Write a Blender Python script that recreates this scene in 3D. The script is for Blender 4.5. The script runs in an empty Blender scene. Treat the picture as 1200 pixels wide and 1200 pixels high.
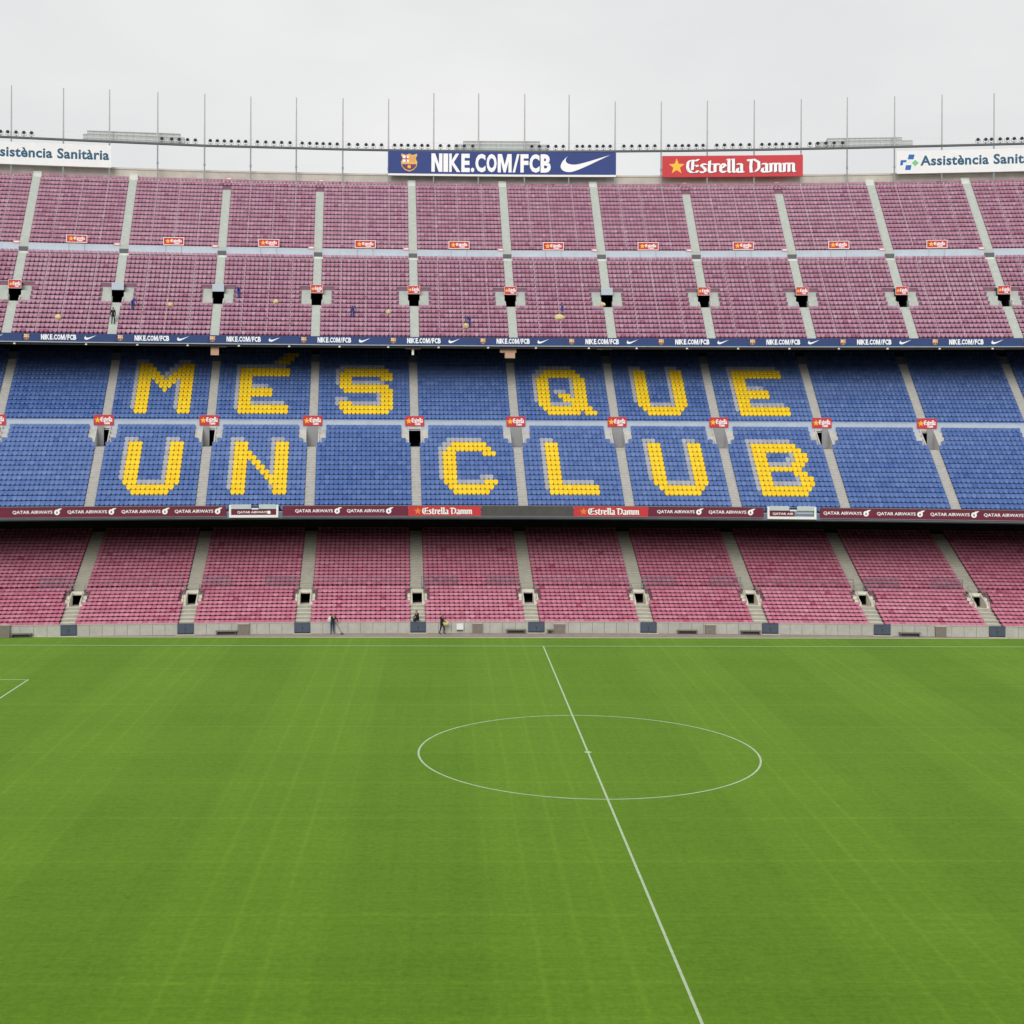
import bpy, bmesh, math, random
import numpy as np
from mathutils import Matrix, Vector

random.seed(7)
rng = np.random.default_rng(7)
S = bpy.context.scene
COL = S.collection

# ------------------------------------------------------------------ camera
CX, CY, CZ = -7.907, -76.034, 18.570
FOC, YAW, ROLL, PX, PY = 1651.13, 0.0172, 0.0045, 547.72, 478.43   # focal length and principal point in photo pixels
cam_d = bpy.data.cameras.new('camera')
cam = bpy.data.objects.new('camera', cam_d); COL.objects.link(cam)
cam_d.sensor_width = 36.0
cam_d.lens = 36.0 * FOC / 1200.0
cam_d.shift_x = (600 - PX) / 1200.0
cam_d.shift_y = -(600 - PY) / 1200.0
cam_d.clip_start = 0.5
cam_d.clip_end = 4000.0
cam.matrix_world = (Matrix.Translation((CX, CY, CZ)) @ Matrix.Rotation(-YAW, 4, 'Z')
                    @ Matrix.Rotation(math.radians(90), 4, 'X') @ Matrix.Rotation(ROLL, 4, 'Z'))
S.camera = cam

# ------------------------------------------------------------------ sky and sun (overcast)
SUN_EL, SUN_AZ = math.radians(24), math.radians(190)
W = bpy.data.worlds.new('World'); S.world = W; W.use_nodes = True
nt = W.node_tree; nt.nodes.clear()
out = nt.nodes.new('ShaderNodeOutputWorld')
sky = nt.nodes.new('ShaderNodeTexSky'); sky.sky_type = 'NISHITA'; sky.sun_disc = False
sky.sun_elevation = SUN_EL; sky.sun_rotation = SUN_AZ
bg1 = nt.nodes.new('ShaderNodeBackground'); bg1.inputs['Strength'].default_value = 0.05
bg2 = nt.nodes.new('ShaderNodeBackground'); bg2.inputs['Strength'].default_value = 1.0
tc = nt.nodes.new('ShaderNodeTexCoord')
nz = nt.nodes.new('ShaderNodeTexNoise'); nz.inputs['Scale'].default_value = 3.2; nz.inputs['Detail'].default_value = 5
mp = nt.nodes.new('ShaderNodeMapping'); mp.inputs['Scale'].default_value = (1, 1, 2.4)
rp = nt.nodes.new('ShaderNodeValToRGB')
rp.color_ramp.elements[0].position = 0.3; rp.color_ramp.elements[0].color = (0.585, 0.590, 0.594, 1)
rp.color_ramp.elements[1].position = 0.72; rp.color_ramp.elements[1].color = (0.700, 0.697, 0.690, 1)
mx = nt.nodes.new('ShaderNodeMixShader'); mx.inputs[0].default_value = 0.95
nt.links.new(tc.outputs['Generated'], mp.inputs['Vector']); nt.links.new(mp.outputs[0], nz.inputs['Vector'])
nt.links.new(nz.outputs['Fac'], rp.inputs['Fac']); nt.links.new(rp.outputs['Color'], bg2.inputs['Color'])
nt.links.new(sky.outputs['Color'], bg1.inputs['Color'])
nt.links.new(bg1.outputs[0], mx.inputs[1]); nt.links.new(bg2.outputs[0], mx.inputs[2])
nt.links.new(mx.outputs[0], out.inputs['Surface'])

sd = bpy.data.lights.new('sun', 'SUN'); sd.energy = 1.5; sd.angle = math.radians(30); sd.color = (1.0, 0.985, 0.95)
sun = bpy.data.objects.new('sun', sd); COL.objects.link(sun)
sdir = Vector((math.sin(SUN_AZ) * math.cos(SUN_EL), math.cos(SUN_AZ) * math.cos(SUN_EL), math.sin(SUN_EL)))
sun.rotation_euler = sdir.to_track_quat('Z', 'Y').to_euler()
S.view_settings.view_transform = 'Standard'
S.view_settings.look = 'None'
S.view_settings.exposure = 0.38
S.view_settings.gamma = 1.0
S.view_settings.use_curve_mapping = False

# ------------------------------------------------------------------ materials
MATS = {}
def mat(name, col, rough=0.6, var=0.0, scale=1.0, bump=0.0, stretch=(1, 1, 1), fade=None, spec=0.3, metal=0.0, dirt=None):
    if name in MATS: return MATS[name]
    m = bpy.data.materials.new(name); m.use_nodes = True
    t = m.node_tree; b = t.nodes['Principled BSDF']
    b.inputs['Roughness'].default_value = rough
    b.inputs['Specular IOR Level'].default_value = spec
    b.inputs['Metallic'].default_value = metal
    c4 = (*col, 1)
    b.inputs['Base Color'].default_value = c4
    src = None
    if var > 0 or bump > 0:
        g = t.nodes.new('ShaderNodeNewGeometry')
        mpn = t.nodes.new('ShaderNodeMapping'); mpn.inputs['Scale'].default_value = stretch
        n = t.nodes.new('ShaderNodeTexNoise'); n.inputs['Scale'].default_value = scale; n.inputs['Detail'].default_value = 6
        n.inputs['Roughness'].default_value = 0.65
        t.links.new(g.outputs['Position'], mpn.inputs['Vector']); t.links.new(mpn.outputs[0], n.inputs['Vector'])
        if var > 0:
            r = t.nodes.new('ShaderNodeValToRGB')
            r.color_ramp.elements[0].position = 0.3; r.color_ramp.elements[1].position = 0.7
            r.color_ramp.elements[0].color = tuple(max(0, x * (1 - var)) for x in col) + (1,)
            r.color_ramp.elements[1].color = tuple(min(1, x * (1 + var)) for x in col) + (1,)
            t.links.new(n.outputs['Fac'], r.inputs['Fac']); src = r.outputs['Color']
        if bump > 0:
            bp = t.nodes.new('ShaderNodeBump'); bp.inputs['Strength'].default_value = bump; bp.inputs['Distance'].default_value = 0.02
            t.links.new(n.outputs['Fac'], bp.inputs['Height']); t.links.new(bp.outputs[0], b.inputs['Normal'])
        if dirt is not None:
            n2 = t.nodes.new('ShaderNodeTexNoise'); n2.inputs['Scale'].default_value = 0.45; n2.inputs['Detail'].default_value = 8
            t.links.new(g.outputs['Position'], n2.inputs['Vector'])
            r2 = t.nodes.new('ShaderNodeValToRGB'); r2.color_ramp.elements[0].position = 0.5; r2.color_ramp.elements[1].position = 0.78
            t.links.new(n2.outputs['Fac'], r2.inputs['Fac'])
            mm = t.nodes.new('ShaderNodeMix'); mm.data_type = 'RGBA'
            mm.inputs['B'].default_value = (*dirt, 1)
            ml = t.nodes.new('ShaderNodeMath'); ml.operation = 'MULTIPLY'; ml.inputs[1].default_value = 0.55
            t.links.new(r2.outputs['Color'], ml.inputs[0])
            t.links.new(ml.outputs[0], mm.inputs['Factor']); t.links.new(src, mm.inputs['A'])
            src = mm.outputs['Result']
    if fade is not None:       # weathering varies from seat to seat (per-seat attribute)
        a = t.nodes.new('ShaderNodeAttribute'); a.attribute_name = 'fade'
        mm = t.nodes.new('ShaderNodeMix'); mm.data_type = 'RGBA'
        t.links.new(a.outputs['Fac'], mm.inputs['Factor'])
        if src: t.links.new(src, mm.inputs['A'])
        else: mm.inputs['A'].default_value = c4
        mm.inputs['B'].default_value = (*fade, 1)
        src = mm.outputs['Result']
    if src: t.links.new(src, b.inputs['Base Color'])
    MATS[name] = m
    return m

M_CONC = mat('terrace_concrete', (0.36, 0.35, 0.35), 0.9, 0.12, 1.6, 0.2, dirt=(0.2, 0.19, 0.18))
M_CONC_PINK = mat('terrace_pink_paint_shaded', (0.22, 0.11, 0.155), 0.85, 0.12, 1.6, 0.1, dirt=(0.20, 0.12, 0.15))  # pink paint darkened so the gaps under the seats read as shade
M_CONC_ROSE = mat('terrace_rose_concrete', (0.20, 0.10, 0.12), 0.85, 0.12, 1.6, 0.1, dirt=(0.15, 0.09, 0.10))
M_CONC_BLUE = mat('terrace_blue_grey', (0.17, 0.20, 0.29), 0.85, 0.10, 1.6, 0.1, dirt=(0.13, 0.15, 0.21))
M_NOSE_P = mat('nosing_pale_pink', (0.60, 0.48, 0.52), 0.8, 0.10, 1.5)
M_NOSE_B = mat('nosing_pale_blue', (0.46, 0.52, 0.63), 0.8, 0.15, 1.5)
M_AISLE_U = mat('aisle_pale_green_grey', (0.66, 0.69, 0.63), 0.9, 0.08, 2.5, 0.1, dirt=(0.48, 0.50, 0.46))
M_AISLE_M = mat('aisle_warm_grey', (0.57, 0.555, 0.525), 0.9, 0.12, 2.5, 0.1, dirt=(0.30, 0.29, 0.27))
M_AISLE_L = mat('aisle_cream', (0.72, 0.69, 0.58), 0.9, 0.10, 2.5, 0.1, dirt=(0.42, 0.38, 0.28))
M_PARAPET = mat('parapet_blue_grey', (0.47, 0.53, 0.60), 0.7, 0.06, 1.2, 0.05, dirt=(0.40, 0.44, 0.50))
M_REAR = mat('rear_wall_beige', (0.52, 0.485, 0.43), 0.9, 0.15, 0.7, 0.1, dirt=(0.40, 0.36, 0.32))
M_REAR_CAP = mat('rear_wall_cap', (0.56, 0.53, 0.48), 0.9, 0.08, 1.0, 0.05)
M_DARK = mat('shaded_dark_concrete', (0.03, 0.03, 0.036), 0.95, 0.2, 0.8, 0.1)  # near-black: the deep shade beneath the tiers is put into its colour
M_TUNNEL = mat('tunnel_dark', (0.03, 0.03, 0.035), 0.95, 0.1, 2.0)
M_WALL = mat('pitch_wall_concrete', (0.47, 0.46, 0.42), 0.85, 0.10, 2.2, 0.15, dirt=(0.33, 0.31, 0.28))
M_GATE = mat('gate_slate_paint', (0.075, 0.095, 0.14), 0.45, 0.10, 3.0)
M_CAB = mat('cabinet_brown', (0.21, 0.18, 0.155), 0.6, 0.12, 4.0)
M_WHITE = mat('white_paint', (0.80, 0.80, 0.78), 0.5, 0.03, 3.0)
M_STEEL = mat('galvanised_steel', (0.33, 0.35, 0.36), 0.45, 0.10, 3.0, metal=0.35)
M_DSTEEL = mat('dark_steel', (0.10, 0.11, 0.115), 0.5, 0.10, 3.0)
M_LAMP = mat('lamp_black', (0.055, 0.06, 0.065), 0.4, 0.1, 5.0)
M_LOUV = mat('cabin_grey_cladding', (0.44, 0.465, 0.455), 0.55, 0.06, 1.0)
M_NIKE = mat('banner_navy', (0.020, 0.045, 0.20), 0.5, 0.05, 1.0)
M_RIB = mat('ribbon_navy', (0.022, 0.05, 0.17), 0.5, 0.06, 1.0)
M_RED = mat('banner_red', (0.55, 0.035, 0.045), 0.5, 0.05, 1.0)
M_MAR = mat('board_maroon', (0.15, 0.014, 0.045), 0.5, 0.08, 1.0)
M_GREYB = mat('board_blank_grey', (0.075, 0.07, 0.068), 0.6, 0.12, 1.5)
M_PRINT = mat('print_white', (0.88, 0.89, 0.90), 0.5)
M_YEL = mat('print_yellow', (0.85, 0.50, 0.04), 0.5)
M_ORG = mat('print_orange', (0.75, 0.22, 0.05), 0.5)
M_GOLD = mat('crest_gold', (0.72, 0.45, 0.13), 0.5)
M_GARN = mat('crest_garnet', (0.22, 0.02, 0.05), 0.5)
M_CBLU = mat('crest_blue', (0.03, 0.06, 0.25), 0.5)
M_OUTL = mat('print_shadow', (0.12, 0.02, 0.03), 0.5)
M_TEAL = mat('print_teal', (0.01, 0.09, 0.17), 0.5)
M_LBLU = mat('print_blue', (0.015, 0.13, 0.42), 0.5)
M_GRN = mat('print_green', (0.16, 0.55, 0.22), 0.5)
M_CLOTH = mat('banner_white_mesh', (0.80, 0.81, 0.81), 0.7, 0.04, 0.8)
M_PINKS = mat('exit_sign_pink', (0.62, 0.30, 0.28), 0.5)
M_TAN = mat('cabinet_tan', (0.55, 0.32, 0.22), 0.6, 0.08, 3.0)
M_OPANEL = mat('opening_panel_grey', (0.27, 0.27, 0.28), 0.6, 0.06, 2.0)
M_LINE = mat('pitch_line_paint', (0.50, 0.63, 0.41), 0.9, 0.18, 3.0)
M_PATH = mat('path_clay', (0.33, 0.275, 0.235), 0.95, 0.14, 1.6, 0.2, dirt=(0.42, 0.38, 0.30))
M_CREAM = mat('kerb_cream', (0.60, 0.56, 0.44), 0.9, 0.10, 2.0)
# seat plastics, each with the colour it weathers to
M_SRED = mat('seat_faded_red', (0.45, 0.08, 0.155), 0.40, fade=(0.68, 0.28, 0.375), spec=0.5)
M_SMAR = mat('seat_faded_maroon', (0.34, 0.10, 0.19), 0.42, fade=(0.52, 0.285, 0.385), spec=0.5)
M_SBLU = mat('seat_blue', (0.042, 0.108, 0.35), 0.38, fade=(0.16, 0.25, 0.51), spec=0.5)
M_SYEL = mat('seat_yellow', (0.90, 0.56, 0.008), 0.45, fade=(0.92, 0.66, 0.03), spec=0.4)
M_SWHT = mat('seat_grey_white', (0.35, 0.36, 0.42), 0.5, fade=(0.44, 0.45, 0.50), spec=0.4)

def grass_material():
    m = bpy.data.materials.new('pitch_turf'); m.use_nodes = True
    t = m.node_tree; b = t.nodes['Principled BSDF']; L = t.links.new
    b.inputs['Roughness'].default_value = 0.85; b.inputs['Specular IOR Level'].default_value = 0.03
    b.inputs['Sheen Weight'].default_value = 0.09; b.inputs['Sheen Roughness'].default_value = 0.6
    b.inputs['Sheen Tint'].default_value = (0.75, 0.95, 0.55, 1)
    g = t.nodes.new('ShaderNodeNewGeometry'); sx = t.nodes.new('ShaderNodeSeparateXYZ'); L(g.outputs['Position'], sx.inputs[0])
    def noise(scale, st, det=5, ro=0.6):
        mp_ = t.nodes.new('ShaderNodeMapping'); mp_.inputs['Scale'].default_value = st
        n = t.nodes.new('ShaderNodeTexNoise'); n.inputs['Scale'].default_value = scale; n.inputs['Detail'].default_value = det; n.inputs['Roughness'].default_value = ro
        L(g.outputs['Position'], mp_.inputs['Vector']); L(mp_.outputs[0], n.inputs['Vector']); return n.outputs['Fac']
    def math_(op, a, bb=None, clamp=False):
        n = t.nodes.new('ShaderNodeMath'); n.operation = op; n.use_clamp = clamp
        for i, v in enumerate((a, bb)):
            if v is None: continue
            if isinstance(v, (int, float)): n.inputs[i].default_value = v
            else: L(v, n.inputs[i])
        return n.outputs[0]
    wob = math_('MULTIPLY', math_('SUBTRACT', noise(0.12, (1, 1, 1), 2), 0.5), 0.35)
    xw = math_('ADD', sx.outputs['X'], wob)
    # broad mown bands running away from the stand, and faint cross bands
    band = math_('MULTIPLY', math_('SINE', math_('MULTIPLY', math_('ADD', xw, 6.1), 2 * math.pi / 12.2)), 4.0, False)
    band = math_('MINIMUM', math_('MAXIMUM', band, -1.0), 1.0)
    cross = math_('MULTIPLY', math_('SINE', math_('MULTIPLY', sx.outputs['Y'], 2 * math.pi / 9.4)), 3.0)
    cross = math_('MINIMUM', math_('MAXIMUM', cross, -1.0), 1.0)
    streak = math_('SUBTRACT', noise(1.0, (2.2, 0.035, 1), 4, 0.7), 0.5)     # mower tracks along the band
    streak2 = math_('SUBTRACT', noise(1.0, (0.05, 2.6, 1), 4, 0.7), 0.5)    # mower tracks across
    patch = math_('SUBTRACT', noise(0.10, (1, 1, 1), 6, 0.6), 0.5)
    fine = math_('SUBTRACT', noise(5.0, (1, 0.6, 1), 8, 0.75), 0.5)
    # thin wheel tracks inside the light bands, faint cross tracks
    trk = math_('POWER', math_('ABSOLUTE', math_('COSINE', math_('MULTIPLY', math_('ADD', sx.outputs['X'], math_('MULTIPLY', wob, 0.22)), math.pi / 1.525))), 45.0)
    trk = math_('MULTIPLY', trk, math_('ADD', math_('MULTIPLY', band, 0.5), 0.5))
    trk = math_('MULTIPLY', trk, math_('MULTIPLY', noise(0.6, (1.0, 0.12, 1), 3), 1.6))
    ctrk = math_('POWER', math_('ABSOLUTE', math_('COSINE', math_('MULTIPLY', sx.outputs['Y'], math.pi / 6.1))), 420.0)
    ctrk = math_('MULTIPLY', ctrk, noise(0.5, (0.15, 1.0, 1), 3))
    tuft = math_('SUBTRACT', noise(1.0, (1.3, 7.0, 1), 8, 0.8), 0.5)
    f = math_('ADD', 0.46, math_('MULTIPLY', band, 0.045))
    f = math_('ADD', f, math_('MULTIPLY', cross, 0.014))
    f = math_('ADD', f, math_('MULTIPLY', streak, 0.22))
    f = math_('ADD', f, math_('MULTIPLY', streak2, 0.30))
    f = math_('ADD', f, math_('MULTIPLY', patch, 0.30))
    f = math_('ADD', f, math_('MULTIPLY', trk, 0.13))
    f = math_('ADD', f, math_('MULTIPLY', ctrk, 0.22))
    f = math_('ADD', f, math_('MULTIPLY', tuft, 0.85))
    f = math_('ADD', f, math_('MULTIPLY', fine, 0.85), True)
    r = t.nodes.new('ShaderNodeValToRGB'); e = r.color_ramp.elements
    e[0].position = 0.12; e[0].color = (0.066, 0.170, 0.0012, 1)
    e[1].position = 0.92; e[1].color = (0.192, 0.350, 0.021, 1)
    L(f, r.inputs['Fac']); L(r.outputs['Color'], b.inputs['Base Color'])
    bp = t.nodes.new('ShaderNodeBump'); bp.inputs['Strength'].default_value = 0.35; bp.inputs['Distance'].default_value = 0.03
    L(noise(22, (1, 1, 1), 4), bp.inputs['Height']); L(bp.outputs[0], b.inputs['Normal'])
    return m
M_GRASS = grass_material()

# ------------------------------------------------------------------ object helpers
def tag(o, label=None, cat=None, group=None, kind=None):
    if label: o['label'] = label
    if cat: o['category'] = cat
    if group: o['group'] = group
    if kind: o['kind'] = kind
    return o
def link(o, parent=None):
    COL.objects.link(o)
    if parent is not None: o.parent = parent
    return o
def empty(name, loc=(0, 0, 0), rz=0, parent=None):
    o = bpy.data.objects.new(name, None); o.empty_display_size = 0.3
    o.location = loc; o.rotation_euler = (0, 0, rz)
    return link(o, parent)
class MB:
    """collects vertices and faces (with material slots) and links them as one mesh"""
    def __init__(s): s.v = []; s.f = []; s.m = []
    def poly(s, pts, m=0):
        k = len(s.v); s.v += [tuple(p) for p in pts]; s.f.append(tuple(range(k, k + len(pts)))); s.m.append(m)
    def box(s, x0, x1, y0, y1, z0, z1, m=0):
        k = len(s.v)
        s.v += [(x0, y0, z0), (x1, y0, z0), (x1, y1, z0), (x0, y1, z0), (x0, y0, z1), (x1, y0, z1), (x1, y1, z1), (x0, y1, z1)]
        for q in ((0, 3, 2, 1), (4, 5, 6, 7), (0, 1, 5, 4), (1, 2, 6, 5), (2, 3, 7, 6), (3, 0, 4, 7)):
            s.f.append(tuple(k + i for i in q)); s.m.append(m)
    def tube(s, p, q, r0, r1=None, n=8, m=0, cap=True):
        r1 = r0 if r1 is None else r1
        p = Vector(p); q = Vector(q); d = (q - p).normalized()
        a = d.orthogonal().normalized(); b = d.cross(a)
        k = len(s.v)
        for c, r in ((p, r0), (q, r1)):
            for i in range(n):
                t = 2 * math.pi * i / n
                s.v.append(tuple(c + a * (r * math.cos(t)) + b * (r * math.sin(t))))
        for i in range(n):
            j = (i + 1) % n
            s.f.append((k + i, k + j, k + n + j, k + n + i)); s.m.append(m)
        if cap:
            s.f.append(tuple(k + i for i in reversed(range(n)))); s.m.append(m)
            s.f.append(tuple(k + n + i for i in range(n))); s.m.append(m)
    def lathe(s, prof, origin=(0, 0, 0), axis='Z', n=12, m=0):
        k = len(s.v); o = Vector(origin)
        for (r, h) in prof:
            for i in range(n):
                t = 2 * math.pi * i / n
                c, d = r * math.cos(t), r * math.sin(t)
                p = (c, d, h) if axis == 'Z' else (c, h, d)
                s.v.append(tuple(o + Vector(p)))
        for a in range(len(prof) - 1):
            for i in range(n):
                j = (i + 1) % n
                s.f.append((k + a * n + i, k + a * n + j, k + (a + 1) * n + j, k + (a + 1) * n + i)); s.m.append(m)
    def mesh(s, name, mats):
        me = bpy.data.meshes.new(name); me.from_pydata(s.v, [], s.f)
        for x in (mats if isinstance(mats, (list, tuple)) else [mats]): me.materials.append(x)
        if any(s.m): me.polygons.foreach_set('material_index', s.m)
        me.update(); return me
    def build(s, name, mats, parent=None, origin=None):
        o = None
        if origin is not None and parent is None:
            ox, oy, oz = origin
            s.v = [(x - ox, y - oy, z - oz) for x, y, z in s.v]
        o = bpy.data.objects.new(name, s.mesh(name, mats))
        if origin is not None and parent is None: o.location = origin
        return link(o, parent)

# ------------------------------------------------------------------ plan of the stand: concentric arcs
class Ring:
    def __init__(s, x0, R): s.x0 = x0; s.R = R; s.yc = 50.0 - R
    def rho(s, Y): return Y - s.yc
    def P(s, th, Y, z): r = Y - s.yc; return (s.x0 + r * math.sin(th), s.yc + r * math.cos(th), z)
    def hit(s, px, py, Y):
        """photo pixel -> angle and height where its line of sight meets the arc at depth Y"""
        u, v = (px - PX) / FOC, (py - PY) / FOC
        c, n = math.cos(ROLL), math.sin(ROLL)
        u, v = u * c + v * n, -u * n + v * c
        c, n = math.cos(YAW), math.sin(YAW)
        dx, dy, dz = u * c + n, -u * n + c, -v
        ox, oy = CX - s.x0, CY - s.yc; r = Y - s.yc
        A = dx * dx + dy * dy; B = 2 * (ox * dx + oy * dy); C = ox * ox + oy * oy - r * r
        t = (-B + math.sqrt(B * B - 4 * A * C)) / (2 * A)
        return math.atan2(ox + t * dx, oy + t * dy), CZ + t * dz
RU = Ring(-0.6, 262.0)     # middle and upper tiers
RL = Ring(0.7, 360.0)      # lower tier
D = 76.034                 # photo distances are counted from the camera
def Yd(d): return d - D

def arc_box(mb, ring, t0, t1, Y0, Y1, z0, z1, n=1, m=0):
    k = len(mb.v)
    for i in range(n + 1):
        th = t0 + (t1 - t0) * i / n
        mb.v += [ring.P(th, Y0, z0), ring.P(th, Y1, z0), ring.P(th, Y1, z1), ring.P(th, Y0, z1)]
    for i in range(n):
        a = k + 4 * i; b = a + 4
        for j in range(4):
            jj = (j + 1) % 4
            mb.f.append((a + j, a + jj, b + jj, b + j)); mb.m.append(m)
    mb.f.append((k + 3, k + 2, k + 1, k)); mb.m.append(m)
    e = k + 4 * n; mb.f.append((e, e + 1, e + 2, e + 3)); mb.m.append(m)

NSEC = 7
# stair angles of each seating block:  centre offset and spacing along the arc
def stairs(ring, off, sp): return {j: (off + sp * j) / ring.R for j in range(-NSEC, NSEC + 1)}
ST = {'1': stairs(RL, -1.127, 9.765), '2l': stairs(RU, -0.152, 9.494), '2u': stairs(RU, -0.124, 9.505),
      '3l': stairs(RU, -0.199, 9.405), '3u': stairs(RU, -0.181, 9.418)}

# rows of each block: (distance where the tread starts, tread height)
GO = 0.80
ROWS = {}
ROWS['1'] = [(116.98 + 0.72 * i, 0.66 + 0.215 * i) for i in range(10)]
ROWS['1b'] = [(124.48 + 0.72 * j, 2.84 + 0.223 * j) for j in range(18)]
ROWS['2l'] = [(123.95 + GO * i, 9.49 + 0.406 * i) for i in range(18)]
ROWS['2u'] = [(139.85 + GO * i, 16.96 + 0.433 * i) for i in range(18)]
ROWS['3l'] = [(142.45 + GO * i, 25.72 + 0.5255 * min(i, 9) + 0.5625 * max(0, i - 9)) for i in range(18)]
ROWS['3u'] = [(158.05 + GO * i, 36.32 + 0.571 * i) for i in range(17)]
STEP = {k: (0.72 if k[0] == '1' else GO) for k in ROWS}

AISLE = {-6: 'two aisles before the M', -5: 'one aisle before the M', -4: 'before the M', -3: 'between M and É', -2: 'between É and S', -1: 'after the S of MÉS', 0: 'before the Q', 1: 'between Q and U',
         2: 'between the U and E of QUE', 3: 'after the E of QUE', 4: 'one aisle past QUE', 5: 'two aisles past QUE', 6: 'three aisles past QUE'}
SECPX = [(-99, 'before UN'), (104, 'of the U of UN'), (235, 'of the N of UN'), (362, 'of the blank block after UN'), (488, 'of the C of CLUB'), (614, 'of the L of CLUB'), (737.5, 'of the U of CLUB'), (862.5, 'of the B of CLUB'), (989, 'of the first block past CLUB'), (1120, 'of the second block past CLUB')]
def section(px, how):
    nm = [n for x, n in SECPX if x <= px][-1]
    return (how + ' ' + nm[3:]) if nm.startswith('of ') else how + ' the block ' + nm

# ================================================================== GROUND
def sheet(name, x0, x1, y0, y1, z, m, nx=1, ny=1):
    mb = MB()
    for i in range(nx):
        for j in range(ny):
            a, b = x0 + (x1 - x0) * i / nx, x0 + (x1 - x0) * (i + 1) / nx
            c, d = y0 + (y1 - y0) * j / ny, y0 + (y1 - y0) * (j + 1) / ny
            mb.poly([(a, c, z), (b, c, z), (b, d, z), (a, d, z)])
    return mb.build(name, m)
M_GROUND = mat('ground_asphalt', (0.06, 0.06, 0.06), 0.9, 0.15, 0.5)
tag(sheet('ground', -2500, 2500, -2500, 2500, -0.02, M_GROUND), kind='structure')
pitch = tag(sheet('pitch', -75, 75, -62, 37.95, 0.0, M_GRASS), kind='structure')
tag(sheet('path', -80, 80, 37.95, 43.0, -0.006, M_PATH), kind='structure')
kerb = MB(); kerb.box(-75, 75, 37.93, 38.11, -0.05, 0.012); tag(kerb.build('kerb', M_CREAM), kind='structure')

LW = 0.105
def line_part(name, quads):
    mb = MB()
    for q in quads: mb.poly([(x, y, 0.006) for x, y in q])
    return mb.build(name, M_LINE, pitch)
def rect(x0, x1, y0, y1): return [(x0, y0), (x1, y0), (x1, y1), (x0, y1)]
line_part('touchline', [rect(-52.5, 52.5, 33.93, 34.07)])
mbq = MB(); mbq.poly([(x, y, 0.010) for x, y in rect(-LW / 2, LW / 2, -34, 33.93)]); mbq.build('halfway_line', M_LINE, pitch)
q = []
for i in range(128):
    a, b = 2 * math.pi * i / 128, 2 * math.pi * (i + 1) / 128
    q.append([((9.15 - s) * math.cos(t), (9.15 - s) * math.sin(t)) for t, s in ((a, -LW / 2), (b, -LW / 2), (b, LW / 2), (a, LW / 2))])
line_part('centre_circle', q)
mbq = MB(); mbq.poly([(0.2 * math.cos(2 * math.pi * i / 20), 0.2 * math.sin(2 * math.pi * i / 20), 0.014) for i in range(20)])
mbq.build('centre_spot', M_LINE, pitch)
for sgn in (-1, 1):
    xs = sorted((sgn * 36.06, sgn * 35.94))
    xo = sorted((sgn * 35.94, sgn * 52.5))
    line_part('penalty_area_line', [rect(xs[0], xs[1], -20.1, 20.1), rect(min(xs[0], xo[0]), max(xs[1], xo[1]), 20.1, 20.22),
                                    rect(min(xs[0], xo[0]), max(xs[1], xo[1]), -20.22, -20.1)])
    xg = sorted((sgn * 52.56, sgn * 52.44))
    line_part('goal_line', [rect(xg[0], xg[1], -34, 33.93)])

# ================================================================== GRANDSTAND
stand = tag(empty('grandstand', (0, Yd(117), 0)), 'three tiered concrete football grandstand with pale stair aisles across the pitch', 'grandstand')
OFFS = Vector(stand.location)
def add(name, mb, mats, parent):
    """part in world coordinates under the stand (or under one of its parts, whose origin is the stand's)"""
    mb.v = [(x - OFFS.x, y - OFFS.y, z - OFFS.z) for x, y, z in mb.v]
    return mb.build(name, mats, parent)

# the rest of the bowl round the pitch, behind the camera and at both ends (plain raked tiers)
bowl = MB()
def tierline(p, q, ends):
    (y0, z0), (y1, z1) = p, q; n = max(2, int(abs(y1 - y0) / 0.8))
    a, b = ends
    for i in range(n):
        u0, u1 = i / n, (i + 1) / n
        ya, yb = y0 + (y1 - y0) * u0, y0 + (y1 - y0) * u1; za, zb_ = z0 + (z1 - z0) * u0, z0 + (z1 - z0) * u1
        yield ya, yb, za, zb_
for p, q in (((-42, 1), (-62, 7.5)), ((-78, 17), (-98, 26)), ((-99, 28), (-113, 38))):
    for ya, yb, za, zb_ in tierline(p, q, (0, 0)):
        bowl.poly([(-95, ya, za), (95, ya, za), (95, ya, zb_), (-95, ya, zb_)]); bowl.poly([(-95, ya, zb_), (95, ya, zb_), (95, yb, zb_), (-95, yb, zb_)])
bowl.box(-95, 95, -114.5, -113.5, 0, 39); bowl.box(-95, 95, -79.0, -75.6, 16.6, 16.9); bowl.box(-95, 95, -78.9, -62.5, 9.5, 10.0)
for s_ in (-1, 1):
    for p, q in (((-72, 1), (-92, 7.5)), ((-84, 10), (-108, 24))):
        for xa, xb, za, zb_ in tierline(p, q, (0, 0)):
            bowl.poly([(s_ * -xa, -75, za), (s_ * -xa, 35, za), (s_ * -xa, 35, zb_), (s_ * -xa, -75, zb_)]); bowl.poly([(s_ * -xa, -75, zb_), (s_ * -xa, 35, zb_), (s_ * -xb, 35, zb_), (s_ * -xb, -75, zb_)])
    bowl.box(min(s_ * 108.5, s_ * 109.5), max(s_ * 108.5, s_ * 109.5), -75, 35, 0, 25)
tag(bowl.build('stadium_bowl', mat('bowl_seating', (0.30, 0.22, 0.25), 0.8, 0.2, 0.3)), kind='structure')

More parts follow.
